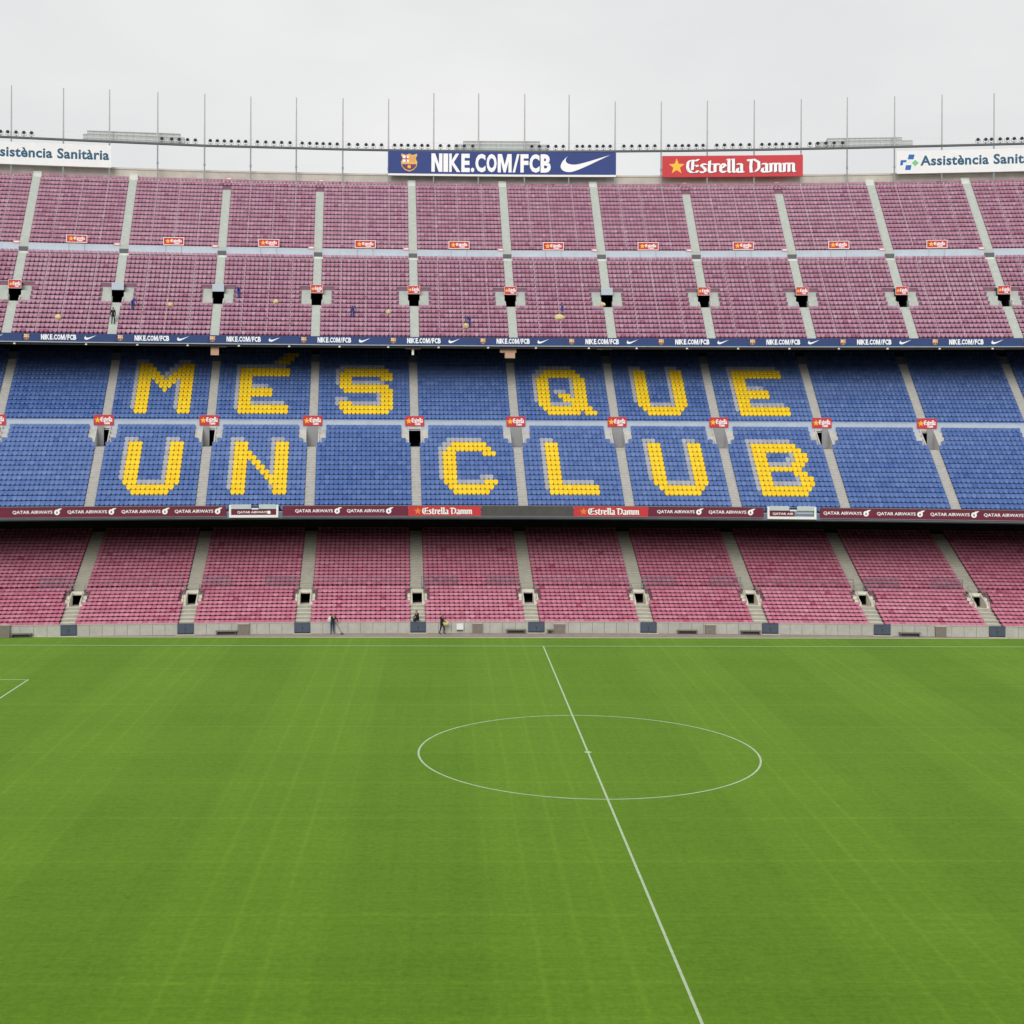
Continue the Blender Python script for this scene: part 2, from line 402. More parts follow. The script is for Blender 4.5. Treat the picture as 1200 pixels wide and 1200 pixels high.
# vomitories:  rows cut, half opening width, flank width
CUT = {'1': (6, 8, 0.52, 0.32), '2l': (14, 17, 0.66, 0.62), '3l': (7, 10, 0.62, 0.95)}
AW = {'1': 1.22, '1b': 1.16, '2l': 0.86, '2u': 0.86, '3l': 0.90, '3u': 0.95}
RING = {'1': RL, '1b': RL, '2l': RU, '2u': RU, '3l': RU, '3u': RU}
STK = {'1': '1', '1b': '1', '2l': '2l', '2u': '2u', '3l': '3l', '3u': '3u'}
AMAT = {'1': M_AISLE_L, '1b': M_AISLE_L, '2l': M_AISLE_M, '2u': M_AISLE_M, '3l': M_AISLE_U, '3u': M_AISLE_U}

M_RIS_U = mat('aisle_riser_shaded_green_grey', (0.46, 0.49, 0.455), 0.9, 0.10, 2.5)  # riser colours carry the shade that top light leaves on upright faces
M_RIS_M = mat('aisle_riser_shaded_warm_grey', (0.42, 0.41, 0.385), 0.9, 0.12, 2.5)
M_RIS_L = mat('aisle_riser_shaded_cream', (0.36, 0.345, 0.29), 0.9, 0.12, 2.5)
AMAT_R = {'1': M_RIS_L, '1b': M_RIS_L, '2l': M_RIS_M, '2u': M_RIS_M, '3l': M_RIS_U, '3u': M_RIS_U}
def th_samples(ring, st, halfw, Ymid):
    a = []
    for j in sorted(st):
        if halfw: a += [st[j] - halfw / ring.rho(Ymid), st[j] + halfw / ring.rho(Ymid)]
        else: a.append(st[j])
        if j + 1 in st:
            a.append((st[j] + st[j + 1]) / 2)
    return sorted(a)

def terrace(key, material, z_start):
    ring, rows, st, step = RING[key], ROWS[key], ST[STK[key]], STEP[key]
    cut = CUT.get(key)
    Ym = Yd(rows[len(rows) // 2][0])
    th = th_samples(ring, st, cut[2] if cut else 0, Ym)
    prof = []                                   # (Y, z, row) polyline, riser then tread
    z = z_start
    for i, (d, zt) in enumerate(rows):
        prof += [(Yd(d), z, i), (Yd(d), zt, i)]; z = zt
    prof.append((Yd(rows[-1][0] + step), z, len(rows) - 1))
    mb = MB(); n = len(prof)
    for t in th:
        for (Y, zz, r) in prof: mb.v.append(ring.P(t, Y, zz))
    opening = set()
    if cut:
        for a in range(len(th) - 1):
            mid = (th[a] + th[a + 1]) / 2
            if any(abs(mid - st[j]) < 0.2 * cut[2] / ring.rho(Ym) for j in st): opening.add(a)
    for a in range(len(th) - 1):
        for k in range(n - 1):
            if a in opening and cut[0] <= prof[k][2] <= cut[1]: continue
            mb.f.append((a * n + k, (a + 1) * n + k, (a + 1) * n + k + 1, a * n + k + 1)); mb.m.append(0)
    o = add('seating_terrace', mb, material, stand)
    # pale worn nosings on the tread edges, one strip per row and section
    if key[0] != '1':
        nm = MB()
        for j in sorted(st):
            if j + 1 not in st: break
            for i, (d, zt) in enumerate(rows):
                Y = Yd(d); g = AW[key] / 2 + .02
                if cut and cut[0] <= i <= cut[1]: g = cut[2] + cut[3] + .02
                g /= ring.rho(Y)
                arc_box(nm, ring, st[j] + g, st[j + 1] - g, Y - .012, Y + .05, zt - .035, zt + .008, 2)
        no = add('tread_nosing', nm, M_NOSE_P if key[0] == '3' else M_NOSE_B, o); no['kind'] = 'stuff'
    # aisles
    for j in sorted(st):
        hw = AW[key] / 2
        segs = [(0, len(rows) - 1)]
        if cut: segs = [(0, cut[0] - 1), (cut[1] + 1, len(rows) - 1)]
        if key == '3u' and j in (-3, -2, 2, 3): segs = [(0, len(rows) - 3)]
        if key == '2u': segs = [(0, 15)]
        for (a, b) in segs:
            if b < a: continue
            am = MB()
            for i in range(a, b + 1):
                d, zt = rows[i]; zn = rows[i + 1][1] if i + 1 < len(rows) else zt
                zp = rows[i - 1][1] if i else max(z_start, zt - .45)
                Y0 = Yd(d); Y1 = Y0 + step; e = 0.006
                h0 = hw / ring.rho(Y0); t0, t1 = st[j] - h0, st[j] + h0
                ym = Y1 - step * 0.48
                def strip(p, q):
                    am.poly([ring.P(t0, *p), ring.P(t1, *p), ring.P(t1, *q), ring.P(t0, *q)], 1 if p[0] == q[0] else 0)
                r = (zn - zt) if (i < b and key != '1') else 0.0
                zlow = zp + ((zt - zp) / 2 if i > a and key != '1' else 0) + (e if i > a else 0)
                strip((Y0 - e, zlow), (Y0 - e, zt + e))
                strip((Y0 - e, zt + e), (ym if r else Y1 - e, zt + e))
                if r:
                    strip((ym, zt + e), (ym, zt + r / 2 + e)); strip((ym, zt + r / 2 + e), (Y1 - e, zt + r / 2 + e))
                    for t in (t0, t1):
                        am.poly([ring.P(t, ym, zt), ring.P(t, Y1, zt), ring.P(t, Y1, zt + r / 2 + e), ring.P(t, ym, zt + r / 2 + e)])
            if key == '3u' and b == len(rows) - 1:          # last flight up to the rim wall
                d, zt = rows[-1]; Y0 = Yd(d) + step; h0 = hw / ring.rho(Y0)
                for q in range(3): arc_box(am, ring, st[j] - h0, st[j] + h0, Y0 + .02 + .28 * q, Y0 + .94, zt + .01 + .3 * q, zt + .30 + .3 * q)
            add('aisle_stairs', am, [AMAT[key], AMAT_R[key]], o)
    return o

TER = {}
TER['1'] = terrace('1', M_CONC_ROSE, 0.0)
TER['1b'] = terrace('1b', M_CONC_ROSE, 2.60)
TER['2l'] = terrace('2l', M_CONC_BLUE, 8.9)
TER['2u'] = terrace('2u', M_CONC_BLUE, 16.43)
TER['3l'] = terrace('3l', M_CONC_PINK, 25.0)
TER['3u'] = terrace('3u', M_CONC_PINK, 35.22)

def arc_part(name, ring, key, Y0, Y1, z0, z1, material, parent=stand, n=None):
    st = ST[STK[key]]; mb = MB()
    arc_box(mb, ring, st[-NSEC], st[NSEC], Y0, Y1, z0, z1, n or 4 * NSEC)
    return add(name, mb, material, parent)

# walkways between the blocks
arc_part('walkway', RL, '1', Yd(124.18) + .003, Yd(124.48) - 0.003, 2.50, 2.62, M_AISLE_L)
arc_part('walkway', RU, '2l', Yd(138.35), Yd(139.85) - 0.003, 16.36, 16.43, M_PARAPET)
arc_part('walkway', RU, '3l', Yd(156.85), Yd(158.02) - 0.003, 34.9, 35.25, M_AISLE_U)

def gap_wall(name, ring, key, Y0, Y1, z0, z1, material, gapw):
    """a parapet that stops at each aisle opening: one piece per section"""
    st = ST[key]
    for j in sorted(st):
        if j + 1 not in st: break
        g = gapw / ring.rho(Y0)
        mb = MB(); arc_box(mb, ring, st[j] + g, st[j + 1] - g, Y0, Y1, z0, z1, 4)
        add(name, mb, material, stand)
gap_wall('parapet', RU, '2l', Yd(138.37), Yd(138.52), 16.43, 17.30, M_PARAPET, 0.66)
gap_wall('parapet_coping', RU, '2l', Yd(138.33), Yd(138.56), 17.302, 17.37, M_NOSE_B, 0.66)
gap_wall('parapet', RU, '3u', Yd(158.025), Yd(158.045), 35.25, 36.28, M_PARAPET, 0.48)
# slabs behind / under: front fascias, soffits, back walls
def sloped(name, ring, key, pts, material):
    st = ST[STK[key]]; mb = MB(); N = 4 * NSEC; n = len(pts)
    for i in range(N + 1):
        t = st[-NSEC] + (st[NSEC] - st[-NSEC]) * i / N
        mb.v += [ring.P(t, Yd(d), z) for d, z in pts]
    for i in range(N):
        for k in range(n - 1):
            mb.f.append((i * n + k, (i + 1) * n + k, (i + 1) * n + k + 1, i * n + k + 1)); mb.m.append(0)
    return add(name, mb, material, stand)
sloped('tier_soffit', RU, '2l', [(123.95, 8.895), (123.95, 8.80), (128, 8.95), (143.6, 10.2)], M_DARK)  # slabs kept low and flat to deepen the shade underneath
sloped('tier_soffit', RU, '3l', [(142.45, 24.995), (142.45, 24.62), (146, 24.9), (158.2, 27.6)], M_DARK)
sloped('back_wall', RL, '1', [(137.44, 6.62), (137.7, 6.62), (137.7, 13)], M_DARK)  # near-black walls drawn forward to make the band of shade under each tier
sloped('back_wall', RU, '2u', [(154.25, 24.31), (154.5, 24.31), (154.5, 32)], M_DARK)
# end walls that close the stand's flanks far outside the view
# rear promenade wall on the rim
arc_part('rear_wall', RU, '3u', Yd(172.6), Yd(172.9), 44.6, 46.95, M_REAR)
arc_part('rear_wall_coping', RU, '3u', Yd(172.5), Yd(172.95), 46.952, 47.16, M_REAR_CAP)
arc_part('promenade', RU, '3u', Yd(171.65), Yd(172.598), 44.7, 45.455, M_AISLE_U)

# vomitories -----------------------------------------------------------------
def vomitory(key, j, zfloor, zdoor, ztop, mouth=None):
    ring, rows, st, step = RING[key], ROWS[key], ST[STK[key]], STEP[key]
    r0, r1, hw, fl = CUT[key]
    Y0, Ye = Yd(rows[r0][0]), Yd(rows[r1][0] + step)
    Y1 = Yd(rows[mouth][0]) if mouth else Ye          # where the tunnel mouth stands
    Ym = (Y0 + Ye) / 2; w = hw / ring.rho(Yd(rows[len(rows) // 2][0]))
    th = st[j]; mb = MB()
    P = ring.P
    def quad(a, b, c, d, m=0): mb.poly([P(*a), P(*b), P(*c), P(*d)], m)
    # pit floor and its side walls up to the treads (slightly above, as low kerb walls)
    quad((th - w, Y0, zfloor), (th + w, Y0, zfloor), (th + w, Y1 + 5, zfloor), (th - w, Y1 + 5, zfloor), 0)
    kw = 0.10 / ring.rho(Ym)
    for s in (-1, 1):
        a, b = th + s * (w - kw), th + s * w
        zs = [(Y0 + 0.004, rows[r0][1] + 0.06), (Y1 - 0.004, rows[(mouth or r1 + 1) - 1][1] + (0.06 if mouth else 0.30))]
        quad((a, Y0 + 0.004, zfloor), (a, Y1 - 0.004, zfloor), (a, zs[1][0], zs[1][1]), (a, zs[0][0], zs[0][1]), 1)
        quad((b, Y0 + 0.004, zfloor), (b, Y1 - 0.004, zfloor), (b, zs[1][0], zs[1][1]), (b, zs[0][0], zs[0][1]), 1)
        quad((a, *zs[0]), (b, *zs[0]), (b, *zs[1]), (a, *zs[1]), 1)
        quad((a, Y0 + 0.004, zfloor), (b, Y0 + 0.004, zfloor), (b, *zs[0]), (a, *zs[0]), 1)
    # front wall under the cut, lintel, tunnel
    if zfloor < rows[r0 - 1][1]:
        quad((th - w, Y0 + .003, zfloor), (th + w, Y0 + .003, zfloor), (th + w, Y0 + .003, rows[r0 - 1][1]), (th - w, Y0 + .003, rows[r0 - 1][1]), 1)
    else:
        quad((th - w, Y0 - .003, rows[r0 - 1][1]), (th + w, Y0 - .003, rows[r0 - 1][1]), (th + w, Y0 - .003, zfloor), (th - w, Y0 - .003, zfloor), 1)
    arc_box(mb, ring, th - w * 1.0, th + w * 1.0, Y1 - 0.02, Y1 + 0.16, zdoor, ztop, 1, 1)
    for s in (-1, 1):
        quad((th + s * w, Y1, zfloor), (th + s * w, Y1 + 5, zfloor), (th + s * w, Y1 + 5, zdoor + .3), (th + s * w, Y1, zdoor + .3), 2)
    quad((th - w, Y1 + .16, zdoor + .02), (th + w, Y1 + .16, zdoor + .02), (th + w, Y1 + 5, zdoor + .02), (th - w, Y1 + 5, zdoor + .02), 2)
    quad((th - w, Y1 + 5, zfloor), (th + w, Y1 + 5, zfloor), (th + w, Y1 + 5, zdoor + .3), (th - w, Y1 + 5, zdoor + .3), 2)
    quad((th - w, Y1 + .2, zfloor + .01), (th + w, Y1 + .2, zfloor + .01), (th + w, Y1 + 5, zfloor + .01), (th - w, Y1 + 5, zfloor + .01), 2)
    if mouth:                                          # flat roof behind the lintel, closing the cut
        quad((th - w, Y1 + .16, ztop - .06), (th + w, Y1 + .16, ztop - .06), (th + w, Ye, ztop - .06), (th - w, Ye, ztop - .06), 1)
    # pale landings to either side
    for s in (-1, 1):
        for i in range(r0 + (1 if key == '2l' else 0), r1 + 1):
            d, zt = rows[i]; zp = rows[i - 1][1]
            a, b = th + s * (w + 0.002 / 300), th + s * (w + fl / ring.rho(Ym))
            Ya, Yb, e = Yd(d) - .007, Yd(d) + step - .007, .008
            quad((a, Ya, zp + .0), (b, Ya, zp + .0), (b, Ya, zt + e), (a, Ya, zt + e), 1)
            quad((a, Ya, zt + e), (b, Ya, zt + e), (b, Yb, zt + e), (a, Yb, zt + e), 1)
        # low flank wall closing the landing at the back
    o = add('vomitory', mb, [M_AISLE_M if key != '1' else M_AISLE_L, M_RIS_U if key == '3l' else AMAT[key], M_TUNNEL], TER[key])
    return th, w, Y0, Y1

def rail(mb, pts, r=0.022, posts=None, zbase=None):
    for a, b in zip(pts[:-1], pts[1:]): mb.tube(a, b, r, n=6, cap=False)

VR = {-5: 'red', -4: 'grey', -3: 'grey', -2: 'red', -1: 'red', 0: 'red', 1: 'grey', 2: 'red', 3: 'red', 4: 'red', 5: 'red'}
VOM3, VOM2 = {}, {}
for j in range(-NSEC + 1, NSEC):
    vf = ROWS['3l'][6][1] + 0.38
    VOM3[j] = vomitory('3l', j, vf, 30.67, 31.42, 9)
    VOM2[j] = vomitory('2l', j, ROWS['2l'][13][1] + 0.02, 16.50, 17.05)
    th, w, Y0, Y1 = vomitory('1', j, 1.55, 2.47, 2.72)
    # guard rail round the opening of the lower tier
    mb = MB(); P = RL.P
    for s in (-1, 1):
        a = th + s * (w + 0.10 / 400)
        rail(mb, [P(a, Y0 + .2, 1.9), P(a, Y0 + .2, 2.55), P(a, Y1, 3.30), P(a, Y1, 2.72)])
    rail(mb, [P(th - w, Y1, 3.30), P(th + w, Y1, 3.30)])
    add('guard_rail', mb, M_STEEL, TER['1'])
    th, w, Y0, Y1 = VOM3[j]; P = RU.P
    for s in (-1, 1):
        mb = MB(); a = th + s * w * .98
        rail(mb, [P(a, Y0 + .1, vf), P(a, Y0 + .1, vf + .55), P(a, Y0 + .8, vf + .55), P(a, Y0 + .8, vf)], 0.022)
        add('guard_rail', mb, M_WHITE, TER['3l'])
    mb = MB(); h_ = .46 / RU.rho(Yd(156.9)); arc_box(mb, RU, ST['3l'][j] - h_, ST['3l'][j] + h_, Yd(156.86), Yd(156.92), 35.252, 35.75); add('aisle_gate', mb, M_DSTEEL, TER['3l'])

# grey panels in middle-tier openings: outer halves stand for pit walls, others closed doors
for j in range(-5, 6):
    th, w, Y0, Y1 = VOM2[j]
    zf = ROWS['2l'][13][1] + 0.05
    if j == -1: continue
    if j <= -3: a, b = -0.86, 0.05
    elif j >= 3: a, b = -0.05, 0.86
    else: a, b = -0.86, 0.86
    mb = MB(); arc_box(mb, RU, th + a * w, th + b * w, Y1 - .34, Y1 - .28, zf, 16.74, 1)
    o = add('opening_panel', mb, M_OPANEL, TER['2l'])

# pale joints between the precast units, every six seats or so, on the risers
NS = {'1': 20, '1b': 20, '2l': 21, '2u': 22, '3l': 21, '3u': 24}
for key in ('3l', '3u'):
    ring, st, rows = RING[key], ST[STK[key]], ROWS[key]
    mb = MB()
    for j in range(-NSEC, NSEC):
        for f in (0.26, 0.5, 0.75):
            t = st[j] + (st[j + 1] - st[j]) * (f + 0.012 * math.sin(j * 5.1 + f * 9))
            for i, (d, zt) in enumerate(rows):
                if i == 0: continue
                h = 0.020 / ring.rho(Yd(d))
                arc_box(mb, ring, t - h, t + h, Yd(d) - .045, Yd(d) - .013, rows[i - 1][1] + .003, zt + .26, 1)
    o = add('terrace_joint', mb, M_AISLE_U, TER[key]); o['kind'] = 'stuff'

# ================================================================== SEATS
def seat_arrays(top=0.455, hw=0.20, lip=0.225, under=0.09, corner=0.085, wrap=0.05):
    """low bucket seat: narrow rounded underside, wide lip, arched back with rounded corners, short pedestal"""
    u = np.array([-1.0, -0.52, 0.52, 1.0])
    def col(hw, y, z, dz=(0, 0, 0, 0), dy=(0, 0, 0, 0)):
        return np.stack([u * hw, y + np.array(dy, float), z + np.array(dz, float)], 1)
    k1, k2 = (-corner, 0, 0, -corner), (-wrap, 0, 0, -wrap)
    A = col(0.105, -0.13, under)
    B = col(hw * .95, -0.205, lip, (.035, 0, 0, .035), (.03, 0, 0, .03))
    C = col(hw * .93, 0.095, lip - .03, (.04, 0, 0, .04), (-.04, 0, 0, -.04))
    Dp = col(hw, 0.165, top, k1, k2)
    D2 = col(hw * .985, 0.195, top - .005, k1, k2)
    E = col(0.120, 0.130, under + .01)
    V = np.concatenate([A, B, C, Dp, D2, E]); F = []
    for r in range(5):
        for c in range(3): F.append((r * 4 + c, r * 4 + c + 1, (r + 1) * 4 + c + 1, (r + 1) * 4 + c))
    for c in range(3): F.append((20 + c, 20 + c + 1, c + 1, c))
    for c in (0, 3):
        F.append((0 + c, 4 + c, 8 + c, 20 + c)); F.append((8 + c, 12 + c, 16 + c, 20 + c))
    k = len(V); p = []
    for z in (0.0, 0.12):
        for x, y in ((-.05, -.06), (.05, -.06), (.05, .08), (-.05, .08)): p.append((x, y, z))
    V = np.concatenate([V, np.array(p)])
    for c in range(4): F.append((k + c, k + (c + 1) % 4, k + 4 + (c + 1) % 4, k + 4 + c))
    return V, np.array(F, dtype=np.int32)

def seats_mesh(name, places, V, F, mats, slots=None):
    """places: (x, y, z, theta, fade) array -> one mesh; slots: material slot per seat"""
    pl = np.array(places); N = len(pl); nv, nf = len(V), len(F)
    c, s = np.cos(pl[:, 3])[:, None], np.sin(pl[:, 3])[:, None]
    jit = 1 + 0.0 * pl[:, :1]
    X = pl[:, :1] + (V[None, :, 0] * c + V[None, :, 1] * s) * jit
    Y = pl[:, 1:2] - V[None, :, 0] * s + V[None, :, 1] * c
    Z = pl[:, 2:3] + V[None, :, 2] + 0 * X
    co = np.stack([X, Y, Z], 2).astype(np.float32)
    me = bpy.data.meshes.new(name)
    me.vertices.add(N * nv); me.vertices.foreach_set('co', co.ravel())
    idx = (F[None] + (np.arange(N, dtype=np.int32) * nv)[:, None, None]).ravel()
    me.loops.add(len(idx)); me.loops.foreach_set('vertex_index', idx)
    me.polygons.add(N * nf)
    me.polygons.foreach_set('loop_start', np.arange(0, len(idx), 4, dtype=np.int32))
    for m in mats: me.materials.append(m)
    if slots is not None:
        me.polygons.foreach_set('material_index', np.repeat(np.array(slots, dtype=np.int32), nf))
    me.update(calc_edges=True)
    at = me.attributes.new('fade', 'FLOAT', 'POINT')
    at.data.foreach_set('value', np.repeat(pl[:, 4], nv).astype(np.float32))
    return me

LETTERS = {
 'C': [(2, 9), (1, 10), (0, 2, 9, 11)] + [(0, 2)] * 5 + [(0, 2, 9, 11), (1, 10), (2, 9)],
 'Q': [(2, 9), (1, 10), (0, 2, 9, 11), (0, 2, 9, 11), (0, 2, 9, 11), (0, 2, 9, 11), (0, 2, 5, 7, 9, 11), (0, 2, 6, 11), (0, 2, 8, 11), (1, 12), (2, 9, 11, 13)],
 'U': [(0, 2, 9, 11)] * 9 + [(1, 10), (2, 9)],
 'N': [(0, 2, 9, 11), (0, 2, 9, 11), (0, 3, 9, 11), (0, 4, 9, 11), (0, 2, 4, 5, 9, 11), (0, 2, 5, 6, 9, 11), (0, 2, 6, 7, 9, 11), (0, 2, 7, 11), (0, 2, 8, 11), (0, 2, 9, 11), (0, 2, 9, 11)],
 'L': [(0, 2)] * 9 + [(0, 10), (0, 10)],
 'B': [(0, 9), (0, 10), (0, 2, 9, 11), (0, 2, 9, 11), (0, 2, 8, 10), (0, 9), (0, 2, 8, 10), (0, 2, 9, 11), (0, 2, 9, 11), (0, 10), (0, 9)],
 'E': [(0, 11), (0, 11), (0, 2), (0, 2), (0, 2), (0, 7), (0, 7), (0, 2), (0, 2), (0, 11), (0, 11)],
 'S': [(1, 11), (0, 12), (0, 2, 10, 12), (0, 2), (0, 11), (1, 12), (10, 12), (10, 12), (0, 2, 10, 12), (0, 12), (1, 11)],
 'M': [(0, 2, 10, 12), (0, 3, 9, 12), (0, 4, 8, 12), (0, 5, 7, 12), (0, 2, 4, 8, 10, 12), (0, 2, 5, 7, 10, 12), (0, 2, 6, 6, 10, 12)] + [(0, 2, 10, 12)] * 5,
}
def cells(ch, accent=False):
    rows = LETTERS[ch]; s = set(); n = len(rows)
    for r, sp in enumerate(rows):
        for k in range(0, len(sp), 2):
            for c in range(sp[k], sp[k + 1] + 1): s.add((c, n - 1 - r))     # (column, row counted upwards from the letter's foot)
    w = {(c - 1, r + 1) for (c, r) in s} - s
    if accent:
        a = {(9, 12), (10, 12), (11, 12), (10, 13), (11, 13), (12, 13), (11, 14), (12, 14), (13, 14)}
        w = (w | {(8, 12), (9, 13), (10, 14)}) - a - s; s |= a
    return s, w
# block, section (left stair), foot row, word
TEXT = [('2u', -4, 2, 'M', 'M'), ('2u', -3, 2, 'E', 'É'), ('2u', -2, 2, 'S', 'S'), ('2u', 0, 2, 'Q', 'Q'), ('2u', 1, 2, 'U', 'U'), ('2u', 2, 2, 'E', 'E'),
        ('2l', -4, 3, 'U', 'U'), ('2l', -3, 3, 'N', 'N'), ('2l', -1, 3, 'C', 'C'), ('2l', 0, 3, 'L', 'L'), ('2l', 1, 3, 'U', 'U'), ('2l', 2, 3, 'B', 'B')]
WHERE = {('2u', -4): 'upper row of letters, first of its word', ('2u', 1): 'after the Q', ('2u', 2): 'after QU',
         ('2l', -4): 'before the N', ('2l', 1): 'between L and B'}
claimed = {}
for n, (blk, sec, foot, ch, shown) in enumerate(TEXT):
    y, w = cells(ch, shown == 'É')
    for (c, r) in y: claimed[(blk, sec, 5 + c, foot + r)] = (n, 0)
    for (c, r) in w: claimed[(blk, sec, 5 + c, foot + r)] = (n, 1)

lists = {'1': [], '2': [], '3': []}
letters = {n: ([], []) for n in range(len(TEXT))}
single = []                                       # front seats of the lower tier, kept one by one
SEATBACK = {'1': 0.55, '1b': 0.55, '2l': 0.55, '2u': 0.55, '3l': 0.55, '3u': 0.55}
def fade_val(base, spread): return float(np.clip(rng.normal(base, spread), 0, 1))
for key in ('1', '1b', '2l', '2u', '3l', '3u'):
    ring, st, rows, step, ns = RING[key], ST[STK[key]], ROWS[key], STEP[key], NS[key]
    cut = CUT.get(key)
    for j in range(-NSEC, NSEC):
        secf = rng.normal(0, 0.05)
        for i, (d, zt) in enumerate(rows):
            Ys = Yd(d) + step - 0.29
            aw = (AW[key] / 2 + 0.03) / ring.rho(Ys)
            t0, t1 = st[j] + aw, st[j + 1] - aw
            rowf = rng.normal(0, 0.06)
            for c in range(ns):
                t = t0 + (t1 - t0) * (c + 0.5) / ns
                if cut and cut[0] <= i <= cut[1]:
                    lim = (cut[2] + cut[3] * (0.25 if key == '2l' and i == cut[0] else 1) + 0.18) / ring.rho(Ys)
                    if min(t - st[j], st[j + 1] - t) < lim: continue
                x, y, z = ring.P(t, Ys, zt)
                th = t + rng.normal(0, 0.03)
                pl = (x, y, z + 0.002, th, 0)
                if key[0] == '2':
                    hit = claimed.get((key, j, c, i))
                    if hit: letters[hit[0]][hit[1]].append(pl[:4] + (fade_val(0.5, 0.25),)); continue
                    lists['2'].append(pl[:4] + (fade_val(0.48 + secf + rowf, 0.11),))
                elif key[0] == '1':
                    f = fade_val(0.6 + secf + rowf, 0.12)
                    if rng.random() < 0.01: f = 0.0
                    if key == '1' and (i == 0 and abs(t) < 47.5 / 360 or (i == 1 and abs(t + 3.0 / 360) < 30.0 / 360)) and len(single) < 300:
                        single.append(pl[:4] + (round(f * 3) / 3,))
                    else: lists['1'].append(pl[:4] + (f,))
                else:
                    f = fade_val(0.55 + secf + rowf, 0.16)
                    if rng.random() < 0.012: f = 0.0
                    elif rng.random() < 0.02: f = 1.0
                    lists['3'].append(pl[:4] + (f,))
for j in (-3, -2, 2, 3):
    for i in (15, 16):
        d, zt = ROWS['3u'][i]; Ys = Yd(d) + GO - 0.29
        for c in (-0.22, 0.22):
            t = ST['3u'][j] + c / RU.rho(Ys); x, y, z = RU.P(t, Ys, zt); lists['3'].append((x, y, z + .002, t, 0.5))
SEATS = {'1': seat_arrays(0.365, 0.2165, 0.195, 0.135, 0.032, 0.015), '2': seat_arrays(0.515, 0.216, 0.235, 0.085, 0.045, 0.03), '3': seat_arrays(0.50, 0.205, 0.27, 0.13, 0.05)}
SV, SF = seat_arrays(0.545, 0.222, 0.265, 0.05, 0.035, 0.02)
for key, m, lab in (('1', M_SRED, 'rows of faded pinkish red plastic seats in the lowest tier behind its front rows'),
                    ('2', M_SBLU, 'rows of blue plastic seats filling the middle tier round the yellow letters'),
                    ('3', M_SMAR, 'rows of faded maroon plastic seats in the steep top tier')):
    me = seats_mesh('stadium_seats', lists[key], *SEATS[key], [m])
    tag(link(bpy.data.objects.new('stadium_seats', me)), lab, 'seats', 'stadium seats', 'stuff')
LABEL = {0: 'letter M of yellow seats at the start of the word MÉS', 1: 'letter É of yellow seats with an accent, in the word MÉS',
         2: 'letter S of yellow seats ending the word MÉS', 3: 'letter Q of yellow seats with a slanting tail, in QUE',
         4: 'letter U of yellow seats in the word QUE', 5: 'letter E of yellow seats ending the word QUE',
         6: 'letter U of yellow seats starting the word UN', 7: 'letter N of yellow seats ending the word UN',
         8: 'letter C of yellow seats starting the word CLUB', 9: 'letter L of yellow seats in the word CLUB',
         10: 'letter U of yellow seats in the word CLUB', 11: 'letter B of yellow seats ending the word CLUB'}
for n in letters:
    ye, wh = letters[n]
    me = seats_mesh('seat_letter', ye + wh, SV, SF, [M_SYEL, M_SWHT], [0] * len(ye) + [1] * len(wh))
    tag(link(bpy.data.objects.new('seat_letter', me)), LABEL[n], 'seat letter', 'letters picked out in coloured seats', 'stuff')
protos = {}
for (x, y, z, th, f) in single:
    if f not in protos: protos[f] = seats_mesh('stadium_seat', [(0, 0, 0, 0, f)], *SEATS['1'], [M_SRED])
    o = bpy.data.objects.new('stadium_seat', protos[f]); o.location = (x, y, z); o.rotation_euler = (0, 0, -th)
    tag(link(o), 'faded pinkish red plastic seat in the front rows just above the pitch wall', 'seat', 'front row seats of the lower tier')

# ================================================================== PRINT: text, emblems
def text_polys(txt, width, height, bold=0.0, spacing=1.0, shear=0.0):
    cu = bpy.data.curves.new('tmp', 'FONT'); cu.body = txt; cu.size = 1.0
    cu.dimensions = '2D'; cu.fill_mode = 'FRONT'; cu.offset = bold; cu.space_character = spacing; cu.resolution_u = 3; cu.shear = shear
    o = bpy.data.objects.new('tmp', cu); COL.objects.link(o)
    dg = bpy.context.evaluated_depsgraph_get(); dg.update()
    me = bpy.data.meshes.new_from_object(o.evaluated_get(dg))
    v = np.array([tuple(q.co)[:2] for q in me.vertices]); f = [tuple(p.vertices) for p in me.polygons]
    bpy.data.objects.remove(o); bpy.data.curves.remove(cu); bpy.data.meshes.remove(me)
    mn, mxx = v.min(0), v.max(0)
    v = (v - (mn + mxx) / 2) / (mxx - mn) * np.array([width, height])
    return v, f
GW = {'N': 13, 'I': 5.6, 'K': 13.2, 'E': 10, '.': 4.2, 'C': 12, 'O': 12, 'M': 16.5, '/': 8, 'F': 9.5, 'B': 12}
GLY = {}
def unit(pts): return np.array([(x - .5, y - .5) for x, y in pts]), [tuple(range(len(pts)))]
GLY['M'] = unit([(0, 0), (0, 1), (.30, 1), (.5, .40), (.70, 1), (1, 1), (1, 0), (.77, 0), (.77, .60), (.58, 0), (.42, 0), (.23, .60), (.23, 0)])
GLY['N'] = unit([(0, 0), (0, 1), (.34, 1), (.69, .40), (.69, 1), (1, 1), (1, 0), (.66, 0), (.31, .60), (.31, 0)])
GLY['I'] = unit([(0, 0), (0, 1), (1, 1), (1, 0)])
